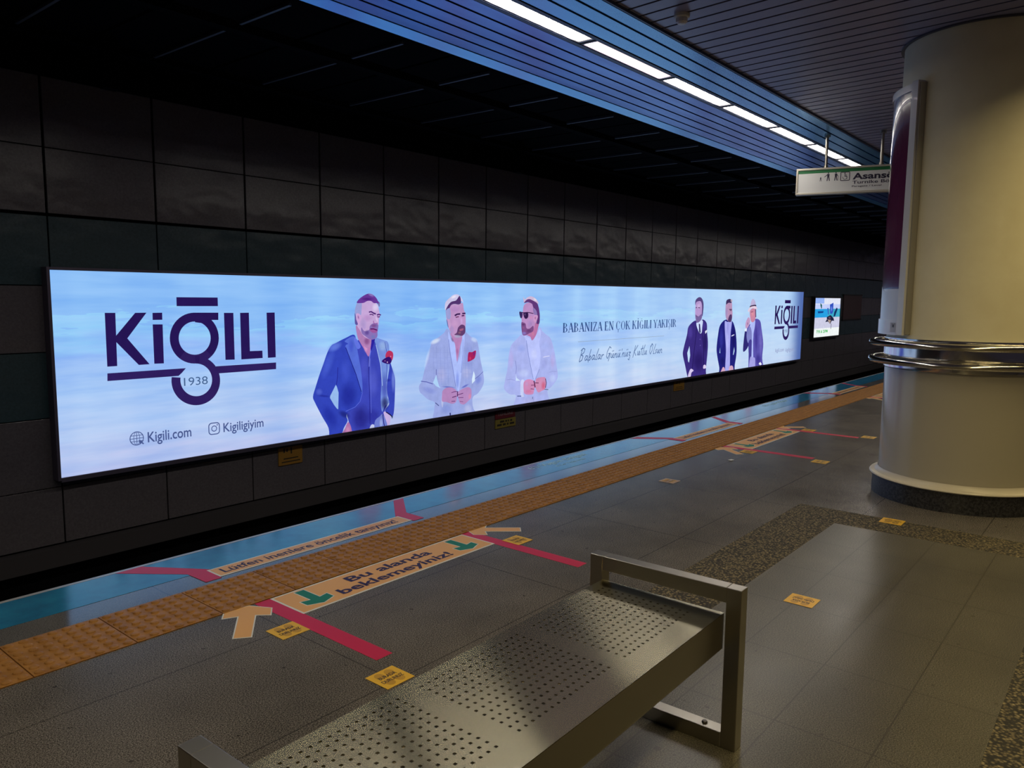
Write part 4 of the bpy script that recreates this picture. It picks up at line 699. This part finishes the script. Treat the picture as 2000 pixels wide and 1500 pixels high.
zz0, zz1 = b2(1594, 651)[1], b2(1594, 645.5)[1]; g.text((60, 190, 90), '7YR & 25PM', b2(1594, 650)[0], b2(1616, 648)[0], zz0, zz1, .03)
g.done('printed_poster', t)
b = bmesh.new(); f = .05
bx(b, ax-f, ax, Y2-.02, WY, az0-f, az1+f); bx(b, ex, ex+f, Y2-.02, WY, az0-f, az1+f); bx(b, ax, ex, Y2-.02, WY, az1, az1+f); bx(b, ax, ex, Y2-.02, WY, az0-f, az0); bx(b, ax, ex, Y2+.006, WY, az0, az1)
ob('frame', b, BLK, t)
p0, p1 = at(1648, 577, 1, 7.73), at(1680, 622, 1, 7.73)
t = thing('notice_board', 'unlit dark reddish board on the wall right of the lit beach poster', 'board')
b = bmesh.new(); bx(b, p0.x, p1.x, 7.71, WY, p1.z, p0.z); ob('panel', b, mat('maroon_board', (.09, .05, .055), .5), t, bev=.004)
b = bmesh.new()
for z0, z1 in ((p1.z-.04, p1.z), (p0.z, p0.z+.04)): bx(b, p0.x-.04, p1.x+.04, 7.70, WY, z0, z1)
ob('frame', b, BLK, t)
MR = mat('maroon_sign_paint', (.16, .02, .03), .4); YS = mat('yellow_sign_paint', (.30, .24, .05), .4); OS = mat('orange_sign_paint', (.36, .19, .03), .4); INK = mat('sign_ink', (.03, .025, .02), .5); WI = mat('pale_sign_ink', (.30, .24, .26), .5)
def wallsign(name, label, x0, x1, yt, yb, kind):
    t = thing(name, label, 'sign'); YW = 7.735
    a, c = at(x0, yt, 1, YW), at(x1, yb, 1, YW); z1 = min(a.z, BZ0-.07); z0 = at(x0, yb, 1, YW).z; X0, X1 = a.x, c.x; h = z1-z0; zm = z0+h*.48
    b = bmesh.new(); bx(b, X0, X1, YW, WY+.002, z0, z1 if kind == 'o' else zm); ob('warning_plate', b, OS if kind == 'o' else YS, t)
    lt = bmesh.new(); W_ = X1-X0
    if kind == 'o':
        for i, (u0, u1, f0, f1) in enumerate(((.2, .26, .7, .95), (.32, .38, .72, .92), (.5, .56, .6, .95), (.2, .82, .32, .38), (.12, .9, .14, .2))): bx(lt, X0+u0*W_, X0+u1*W_, YW-.001, YW, z0+f0*h, z0+f1*h)
        ob('lettering', lt, INK, t)
    else:
        b = bmesh.new(); bx(b, X0, X1-.02, YW, WY+.002, zm+.01, z1); ob('danger_plate', b, MR, t)
        text(lt, 'TEHLİKE', (X0+.1*W_, YW-.0015, zm+.01+(z1-zm)*.35), (1, 0, 0), (0, 0, 1), W_*.76, (z1-zm)*.34, .02); ob('lettering', lt, WI, t)
        l2 = bmesh.new()
        for f0, f1, segs in ((.62, .84, ((.22, .42), (.48, .56), (.6, .66), (.72, .82))), (.25, .48, ((.08, .3), (.36, .5), (.56, .64), (.7, .92)))):
            for a_, c_ in segs: bx(l2, X0+a_*W_, X0+c_*W_, YW-.001, YW, z0+f0*(zm-z0), z0+f1*(zm-z0))
        ob('lettering', l2, INK, t)
wallsign('warning_sign', 'dull orange warning plate under the billboard, nearest of the three wall signs', 544, 591, 876, 911, 'o')
wallsign('danger_sign', 'maroon danger plate over a yellow plate below the middle of the billboard', 968, 1007, 797, 838, 'm')
wallsign('warning_sign', 'small orange warning plate under the billboard, farthest of the three wall signs', 1317, 1336, 742, 764, 'o')
# ================================================================ COLUMN
CX, CY = 6.68, 1.05
t = thing('round_column', 'thick round cream-painted column on a black granite plinth', 'column', (CX, CY, 0))
b = bmesh.new(); lathe(b, [(.59, 0), (.59, .148), (.0, .148)], 128); ob('plinth', b, PLINTH, t, True)
b = bmesh.new(); lathe(b, [(.56, .148), (.606, .148), (.612, .155), (.606, .163), (.575, .166), (.556, .185), (.553, .2)], 128); ob('base_ring', b, mat('cream_ring', (.68, .62, .50), .35), t, True)
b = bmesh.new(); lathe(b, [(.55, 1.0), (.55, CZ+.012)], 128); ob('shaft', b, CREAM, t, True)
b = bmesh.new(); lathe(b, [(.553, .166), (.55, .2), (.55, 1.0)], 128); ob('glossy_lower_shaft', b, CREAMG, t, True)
b = bmesh.new(); lathe(b, [(.550, .985), (.560, .987), (.562, 1.0), (.562, 1.215), (.550, 1.218)], 128); ob('steel_band', b, POLI, t, True)
for z in (1.175, 1.045):
    b = bmesh.new(); torus(b, .648, .0235, z)
    for k in range(8):
        a = k*math.pi/4+.3; tube(b, (.56*math.cos(a), .56*math.sin(a), z), (.64*math.cos(a), .64*math.sin(a), z), .009)
    ob('steel_ring_rail', b, POLI, t, True)
b = bmesh.new(); lathe(b, [(.552, CZ+.0), (.575, CZ+.0), (.575, CZ+.012)], 96); ob('top_shade_ring', b, mat('painted_shade', (.06, .06, .08), .5), t, True)  # added dark ring, standing for the shade where shaft meets ceiling
# curved advertising case on the track side of the column
A1, A0 = math.radians(148), math.radians(32)
t = thing('advertising_case', 'curved purple poster case fixed to the track side of the round column', 'poster case', (CX, CY, 1.24))
b = bmesh.new(); lathe(b, [(.556, 0), (.612, 0), (.612, .11), (.600, .11), (.600, 1.74), (.612, 1.74), (.612, 1.79), (.556, 1.79), (.556, 0)], 64, A0+.1, A1-.1)
ob('case_body', b, CASEW, t, True)
for a0, a1 in ((A1-.115, A1-.02), (A0+.02, A0+.115)):
    b = bmesh.new(); lathe(b, [(.556, 0), (.618, 0), (.620, .002), (.620, 1.798), (.618, 1.80), (.556, 1.80), (.556, 0)], 8, a0, a1)
    b.edges.ensure_lookup_table(); bmesh.ops.holes_fill(b, edges=[e for e in b.edges if len(e.link_faces) == 1]); ob('side_frame', b, CASEW, t)
for s_, a in ((1, A1), (-1, A0)):
    b = bmesh.new(); lathe(b, [(.552, .01), (.600, .01), (.604, 1.785), (.552, 1.785), (.552, .01)], 2, min(a, a-.02*s_), max(a, a-.02*s_))
    bmesh.ops.holes_fill(b, edges=[e for e in b.edges if len(e.link_faces) == 1]); ob('side_channel', b, mat('bare_aluminium_channel', (.42, .40, .36), .45, metal=.7), t)
b = bmesh.new(); lathe(b, [(.6015, .34), (.6015, 1.74)], 64, A0+.115, A1-.115); ob('poster', b, mat('purple_poster', (.10, .018, .06), .16, coat=.5), t, True)
b = bmesh.new(); n = 40
up = [(A0+.115+(A1-A0-.23)*i/n, .335+.018*math.cos(9*i/n*2)+.02*math.sin(23*i/n)) for i in range(n+1)]
lo_ = [(b.verts.new((.6021*math.cos(a), .6021*math.sin(a), .11)), b.verts.new((.6021*math.cos(a), .6021*math.sin(a), z))) for a, z in up]
for i in range(n): b.faces.new([lo_[i][0], lo_[i+1][0], lo_[i+1][1], lo_[i][1]])
ob('poster_foot', b, mat('white_poster_foot', (.62, .66, .74), .3), t, True)
b = bmesh.new(); path = []
for i in range(13):
    q = i/12*math.pi/2; path.append((math.radians(139.0-30*math.sin(q)), 1.68-.36*(1-math.cos(q))))
path += [(math.radians(109-1.5*i), 1.32-.25*i) for i in range(1, 5)]
for (a0, z0), (a1, z1) in zip(path[:-1], path[1:]):
    wd = .016
    v = [b.verts.new((.6028*math.cos(a), .6028*math.sin(a), z)) for a, z in ((a0, z0+wd), (a1, z1+wd), (a1, z1-wd*.6), (a0, z0-wd*.6))]; b.faces.new(v)
ob('arch_band', b, mat('white_arch', (.85, .80, .78), .3), t)  # white arched band laid over the poster
b = bmesh.new(); a = math.radians(137)
def cyl(a, z, r=.614): return (r*math.cos(a), r*math.sin(a), z)
v = [b.verts.new(cyl(*q)) for q in ((a+.05, .02), (a-.05, .02), (a-.05, .09), (a+.05, .09))]; b.faces.new(v[::-1]); ob('maker_plate', b, mat('grey_plate', (.45, .45, .48), .4), t)
b = bmesh.new()
for (a0, z0, a1, z1) in ((.028, .085, .02, .055), (.02, .055, .01, .078), (.01, .078, 0, .055), (0, .055, -.008, .085)):
    v = [b.verts.new(cyl(a+q, z, .615)) for q, z in ((a0+.003, z0), (a0-.003, z0), (a1-.003, z1), (a1+.003, z1))]; b.faces.new(v)
ob('maker_mark', b, INK, t)
# ================================================================ HANGING SIGN
S0, S1 = Vector((9.19, 3.30)), Vector((9.475, 2.11)); d = (S1-S0).normalized(); ln = (S1-S0).length; ZT, ZB = 2.985, 2.690
t = thing('hanging_sign', 'white hanging sign for the lift with a green top stripe on two poles', 'sign', (S0.x, S0.y, ZB), math.atan2(d.y, d.x))
Hh = ZT-ZB; b = bmesh.new(); fr = .022
bx(b, 0, ln, -.05, .05, 0, fr); bx(b, 0, ln, -.05, .05, Hh-fr, Hh); bx(b, 0, fr, -.05, .05, fr, Hh-fr); bx(b, ln-fr, ln, -.05, .05, fr, Hh-fr)
ob('sign_frame', b, mat('cream_aluminium', (.62, .58, .48), .35, metal=.4), t, bev=.003)
b = bmesh.new(); bx(b, fr, ln-fr, -.04, .04, fr, Hh-fr); ob('sign_panel', b, mat('white_panel', (.80, .80, .78), .35), t)
b = bmesh.new(); bx(b, fr, ln-fr, -.041, -.04, Hh-fr-.035, Hh-fr); ob('green_stripe', b, mat('green_stripe', (.02, .20, .06), .4), t)
b = bmesh.new(); T_ = lambda s, x, z, wd, cap, bo=.02: text(b, s, (x, -.0415, z), (1, 0, 0), (0, 0, 1), wd, cap, bo)
NL = mat('navy_lettering', (.025, .02, .05), .5)
def dn(n='lettering'):
    global b
    ob(n, b, NL, t); b = bmesh.new()
T_('Asansör', .60, .150, .485, .068, .03); T_('Turnike Bölgesi', .60, .10, .52, .034, .015); T_('Paragate / Level', .598, .065, .30, .017, .01); dn()
# pictograms: child, adult, adult with stick, wheelchair in a frame
def fig(x, z, h, stick=0, arm=0):
    def q(pts): 
        v = [b.verts.new((x+px*h, -.0415, z+pz*h)) for px, pz in pts]; b.faces.new(v)
    q([(.05*math.cos(k)*1.3, .92+.075*math.sin(k)) for k in [i*math.pi/4 for i in range(8)]])
    q([(-.13, .82), (.13, .82), (.11, .45), (-.11, .45)]); q([(-.11, .46), (.0, .46), (-.08, 0), (-.17, 0)]); q([(0, .46), (.11, .46), (.2, 0), (.11, 0)])
    if arm: q([(-.1, .8), (-.45, .5), (-.42, .44), (-.08, .7)])
    if stick: q([(.24, .5), (.28, .5), (.28, 0), (.24, 0)]); q([(.1, .8), (.27, .52), (.24, .46), (.08, .68)])
fig(.345, .145, .095, 0, 1); dn('pictogram'); fig(.425, .145, .095, 1); dn('pictogram'); fig(.265, .145, .05, 0, 0); dn('pictogram')
def rq(x0, x1, z0, z1): b.faces.new([b.verts.new((x, -.0415, z)) for x, z in ((x0, z0), (x1, z0), (x1, z1), (x0, z1))])
X0, X1, Z0, Z1, e = .472, .572, .138, .238, .008
rq(X0+.01, X1-.01, Z0, Z0+e); rq(X0+.01, X1-.01, Z1-e, Z1); rq(X0, X0+e, Z0+.01, Z1-.01); rq(X1-e, X1, Z0+.01, Z1-.01)
for cx_, cz_, sa in ((X0+.01, Z0+.01, 180), (X1-.01, Z0+.01, 270), (X1-.01, Z1-.01, 0), (X0+.01, Z1-.01, 90)):
    for i in range(3):
        a0, a1 = math.radians(sa+30*i), math.radians(sa+30*i+30)
        b.faces.new([b.verts.new((cx_+r*math.cos(a), -.0415, cz_+r*math.sin(a))) for r, a in ((.01, a0), (.01, a1), (.003, a1), (.003, a0))])
cx_, cz_ = .520, .176
for i in range(16):
    a0, a1 = math.radians(-200+17*i), math.radians(-183+17*i); b.faces.new([b.verts.new((cx_+r*math.cos(a), -.0415, cz_+r*math.sin(a))) for r, a in ((.024, a0), (.024, a1), (.019, a1), (.019, a0))])
rq(.516, .522, .183, .216); rq(.518, .542, .183, .189); rq(.538, .544, .158, .188); rq(.513, .525, .217, .228); rq(.520, .538, .201, .206)
ob('pictogram', b, NL, t)
for u in (.31, .31+.575):
    b = bmesh.new(); tube(b, (u, 0, Hh-.002), (u, 0, CZ-ZB+.013), .016, 16); tube(b, (u, 0, Hh), (u, 0, Hh+.03), .024, 16); tube(b, (u, 0, CZ-ZB-.02), (u, 0, CZ-ZB+.012), .034, 20); ob('pole', b, STEEL, t, False)
# ================================================================ BENCH
t = thing('steel_bench', 'brushed steel platform bench with a perforated seat and square tube ends', 'bench', (.745, .922, 0), math.radians(.95))
BL, T = 1.645, .052; D0, D1, HT = 0.0, .580, .556
for x0 in (0, BL-T):
    f = bmesh.new()
    bx(f, x0, x0+T, D0, D0+T, 0, HT); bx(f, x0, x0+T, D1-T, D1, 0, HT); bx(f, x0, x0+T, D0+T, D1-T, HT-T, HT); bx(f, x0, x0+T, D0+T, D1-T, 0, T)
    fo = ob('end_frame', f, STEEL, t, bev=.002)
    for yy in (.12, .46):
        q = bmesh.new(); lathe(q, [(0, T+.007), (.008, T+.0065), (.010, T+.003), (.010, T-.001)], 16, c=(x0+T/2, yy)); ob('floor_bolt', q, mat('dark_bolt', (.12, .11, .1), .4, metal=1), fo)
SX0, SX1, SY0, SY1, SZ = T+.001, BL-T-.001, .056, .524, .470
hx = []
for a in (.868, 1.361, 1.855): hx += [a+.0271*i-.745 for i in range(16)]
hy = [.1505+.0272*i for i in range(13)]; hs = .0041
gxs = sorted([SX0, SX1]+[h-hs for h in hx]+[h+hs for h in hx]); gys = sorted([SY0, SY1]+[h-hs for h in hy]+[h+hs for h in hy])
b = bmesh.new(); uvl = b.loops.layers.uv.new('UVMap')
vg = [[b.verts.new((x, y, SZ)) for y in gys] for x in gxs]
for i in range(len(gxs)-1):
    for j in range(len(gys)-1):
        if i % 2 == 1 and j % 2 == 1: continue
        fc = b.faces.new([vg[i][j], vg[i+1][j], vg[i+1][j+1], vg[i][j+1]])
        for l in fc.loops: l[uvl].uv = (l.vert.co.y, l.vert.co.x)
so = ob('seat_sheet', b, SHEET, t); md = so.modifiers.new('thickness', 'SOLIDIFY'); md.thickness = .003; md.offset = -1
b = bmesh.new(); bx(b, SX0, SX1, SY0, SY0+.003, .350, SZ-.001); bx(b, SX0, SX1, SY0, SY0+.022, .347, .350)
bx(b, SX0, SX1, SY1-.003, SY1, .350, SZ-.001); bx(b, SX0, SX1, SY1-.022, SY1, .347, .350); ob('apron', b, STEEL, t, bev=.001)
b = bmesh.new()
b.free()
for xc in (BL/3, 2*BL/3): b = bmesh.new(); bx(b, xc-.02, xc+.02, SY0+.004, SY1-.004, .39, .43); ob('cross_rail', b, STEEL, t)
# ================================================================ FLOOR VINYLS
VZ = .0012
def quad(bm, x0, x1, y0, y1, z=VZ, mi=0): bx(bm, x0, x1, y0, y1, z-.001, z, mi)
def arrow_pts(tail, tip, sw, hw, hl, notch=0.0):
    a, p = Vector(tail), Vector(tip); d = (p-a).normalized(); n = Vector((-d.y, d.x)); h = p-d*hl
    return [tuple(q) for q in (a+n*sw/2, h+n*sw/2+d*notch, h+n*hw/2-d*.012, p-d*hl*.42+n*hw*.5, p, p-d*hl*.42-n*hw*.5, h-n*hw/2-d*.012, h-n*sw/2+d*notch, a-n*sw/2)]
def poly_t(bm, pts, z=VZ, mi=0): prism(bm, pts, z-.001, z, mi)
def grow(pts, k):
    c = Vector((0, 0)); n = len(pts); o = []; ar = sum(pts[i][0]*pts[(i+1) % n][1]-pts[(i+1) % n][0]*pts[i][1] for i in range(n)); sg = 1 if ar > 0 else -1
    for i in range(n):
        a, p, q = Vector(pts[i-1]), Vector(pts[i]), Vector(pts[(i+1) % n]); e1 = (p-a).normalized(); e2 = (q-p).normalized(); m = Vector((e1.y+e2.y, -e1.x-e2.x))
        m = m/max(.35, (m.length**2)/2) if m.length > 1e-4 else m; o.append(tuple(p+m*k*sg*.5*1.0))
    return o
NM = ['nearest', 'middle', 'farthest']
def door_set(x0, idx, full=True):
    W = NM[idx]
    G = 'vinyls of the %s waiting area' % W
    L_ = lambda s: s % W
    t = thing('floor_banner', L_('narrow amber floor strip on the platform edge, %s waiting area'), 'floor sticker', (x0, 3.70, 0))
    b = bmesh.new(); quad(b, 0, 1.385, 0, .14, VZ+.0008); ob('border', b, WHITE, t); b = bmesh.new(); quad(b, .012, 1.373, .012, .128, VZ+.0014); ob('background', b, AMBER, t)
    words_text('lettering', NAVY, t, 'Lütfen inenlere öncelik tanıyınız!', (.05, .038, VZ+.0018), (1, 0, 0), (0, 1, 0), 1.25, .068, .018)
    t = thing('floor_banner', L_('wide amber floor banner with green arrows inside the tactile paving, %s waiting area'), 'floor sticker', (x0, 2.965, 0))
    b = bmesh.new(); quad(b, 0, 1.38, 0, .275); ob('border', b, WHITE, t); b = bmesh.new(); quad(b, .012, 1.368, .012, .263, VZ+.0006); ob('background', b, AMBER, t)
    b = bmesh.new(); text(b, 'Bu alanda', (.405, .155, VZ+.0012), (1, 0, 0), (0, 1, 0), .60, .072, .026); text(b, 'beklemeyiniz!', (.275, .050, VZ+.0012), (1, 0, 0), (0, 1, 0), .80, .072, .026); ob('lettering', b, NAVY, t)
    for ax_ in (.150, 1.225):
        p = arrow_pts((ax_, .248), (ax_, .040), .052, .155, .072); b = bmesh.new(); poly_t(b, grow(p, .011), VZ+.001); ao = ob('arrow_outline', b, WHITE, t); b = bmesh.new(); poly_t(b, p, VZ+.0015); ob('green_arrow', b, GREENP, ao)
    for s_, xa in (('left', x0-.083), ('right', x0+1.375)):
        b = bmesh.new(); quad(b, xa, xa+.087, 2.348, 3.243, VZ-.0003); tag(ob('red_tape', b, PINK), 'red tape strip at the %s end of the amber banner, %s waiting area' % (s_, W), 'tape', G)
    b = bmesh.new(); poly_t(b, [(x0-.34, 4.162), (x0-.20, 4.162), (x0+.024, 3.842), (x0, 3.842), (x0, 3.683), (x0-.09, 3.683), (x0-.095, 3.862)], VZ+.001); tag(ob('red_tape', b, PINK), 'red tape strip bent to the platform edge on the left, %s waiting area' % W, 'tape', G)
    b = bmesh.new(); q = x0+1.385; poly_t(b, [(q+.25, 4.162), (q+.345, 4.162), (q+.10, 3.862), (q+.095, 3.683), (q, 3.683), (q, 3.842), (q-.02, 3.842)], VZ+.001); tag(ob('red_tape', b, PINK), 'red tape strip bent to the platform edge on the right, %s waiting area' % W, 'tape', G)
    for s_, tail, tip in (('left', (-.325, 2.955), (-.115, 3.240)), ('right', (1.705, 3.030), (1.475, 3.285))):
        p = arrow_pts((x0+tail[0], tail[1]), (x0+tip[0], tip[1]), .072, .21, .115); b = bmesh.new(); poly_t(b, grow(p, .012), VZ)
        t = thing('floor_arrow', 'amber floor arrow pointing to the doors, %s side of the %s waiting area' % (s_, W), 'floor sticker', (0, 0, 0)); ob('border', b, WHITE, t); b = bmesh.new(); poly_t(b, p, VZ+.0005); ob('arrow', b, AMBER, t)
door_set(2.08, 0); door_set(7.40, 1); door_set(12.72, 2)
def sticker(x, y, label, rot=0, w_=.140, h_=.134, base=None, txt=True, z=VZ+.0009):
    t = thing('floor_sticker', label, 'floor sticker', (x, y, 0), rot, 'small stand-here floor stickers')
    b = bmesh.new(); quad(b, -w_/2, w_/2, -h_/2, h_/2, z); ob('vinyl', b, base or YELLOW, t)
    b = bmesh.new()
    for cx_, cy_, r in ((-.025, .034, .02), (.025, .034, .02), (-.025, -.03, .02), (.025, -.03, .02)): poly_t(b, [(cx_+r*math.cos(k*math.pi/5), cy_+r*1.2*math.sin(k*math.pi/5)) for k in range(10)], z+.0003)
    ob('pictogram', b, PICTO, t)
    b = bmesh.new(); text(b, 'BURADA', (0, .006, z+.0005), (1, 0, 0), (0, 1, 0), .085, .021, .02, 0, 'C'); text(b, 'DURUNUZ', (0, -.026, z+.0005), (1, 0, 0), (0, 1, 0), .105, .021, .02, 0, 'C'); ob('lettering', b, INK if base is None else FAINT, t)
sticker(1.927, 2.866, 'yellow floor sticker against the left red tape of the nearest waiting area'); sticker(1.937, 2.198, 'yellow floor sticker beside the back edge of the steel bench')
sticker(3.603, 2.904, 'yellow floor sticker against the right red tape of the nearest waiting area'); sticker(3.797, 1.229, 'yellow floor sticker turned sideways on the light tiles right of the bench', math.pi/2)
sticker(5.60, 1.242, 'orange floor sticker turned sideways in front of the column plinth', math.pi/2); sticker(5.63, 2.940, 'faded beige floor sticker alone on the open floor before the middle waiting area', 0, .13, .134, BEIGE)
sticker(7.25, 2.94, 'yellow floor sticker at the left red tape of the middle waiting area'); sticker(7.25, 2.25, 'yellow floor sticker beyond the end of the left red tape, middle waiting area')
sticker(8.93, 2.92, 'yellow floor sticker across the right red tape of the middle waiting area'); sticker(8.92, 2.27, 'yellow floor sticker beyond the end of the right red tape, middle waiting area')
sticker(12.58, 2.94, 'yellow floor sticker at the left red tape of the farthest waiting area'); sticker(12.5, 2.27, 'yellow floor sticker beyond the end of the left red tape, farthest waiting area')
# teal strip along the platform edge, with its white lettering
t = thing('edge_strip', 'long teal vinyl strip along the platform edge with white lettering', 'floor sticker', (0, 0, 0))
b = bmesh.new(); quad(b, -6, 40, 3.838, 4.160, VZ); ob('vinyl', b, TEAL, t)
for st, x, y, wd, cp in (("6'lı Vagon Bölgesi", 5.20, 4.035, .86, .075), ('6 Car Train Area', 5.45, 3.94, .45, .04), ("6'lı Vagon Bölgesi", 10.5, 4.035, .86, .075)):
    words_text('lettering', PALE, t, st, (x, y, VZ+.0006), (1, 0, 0), (0, 1, 0), wd, cp, .01)
# litter
p = at(1427, 899, 2, 0); b = bmesh.new(); poly_t(b, [(p.x-.03, p.y-.015), (p.x+.025, p.y-.025), (p.x+.035, p.y+.01), (p.x-.01, p.y+.022)], .004); tag(ob('paper_scrap', b, WHITE), 'tiny white paper scrap lying on the floor before the middle waiting area', 'litter')
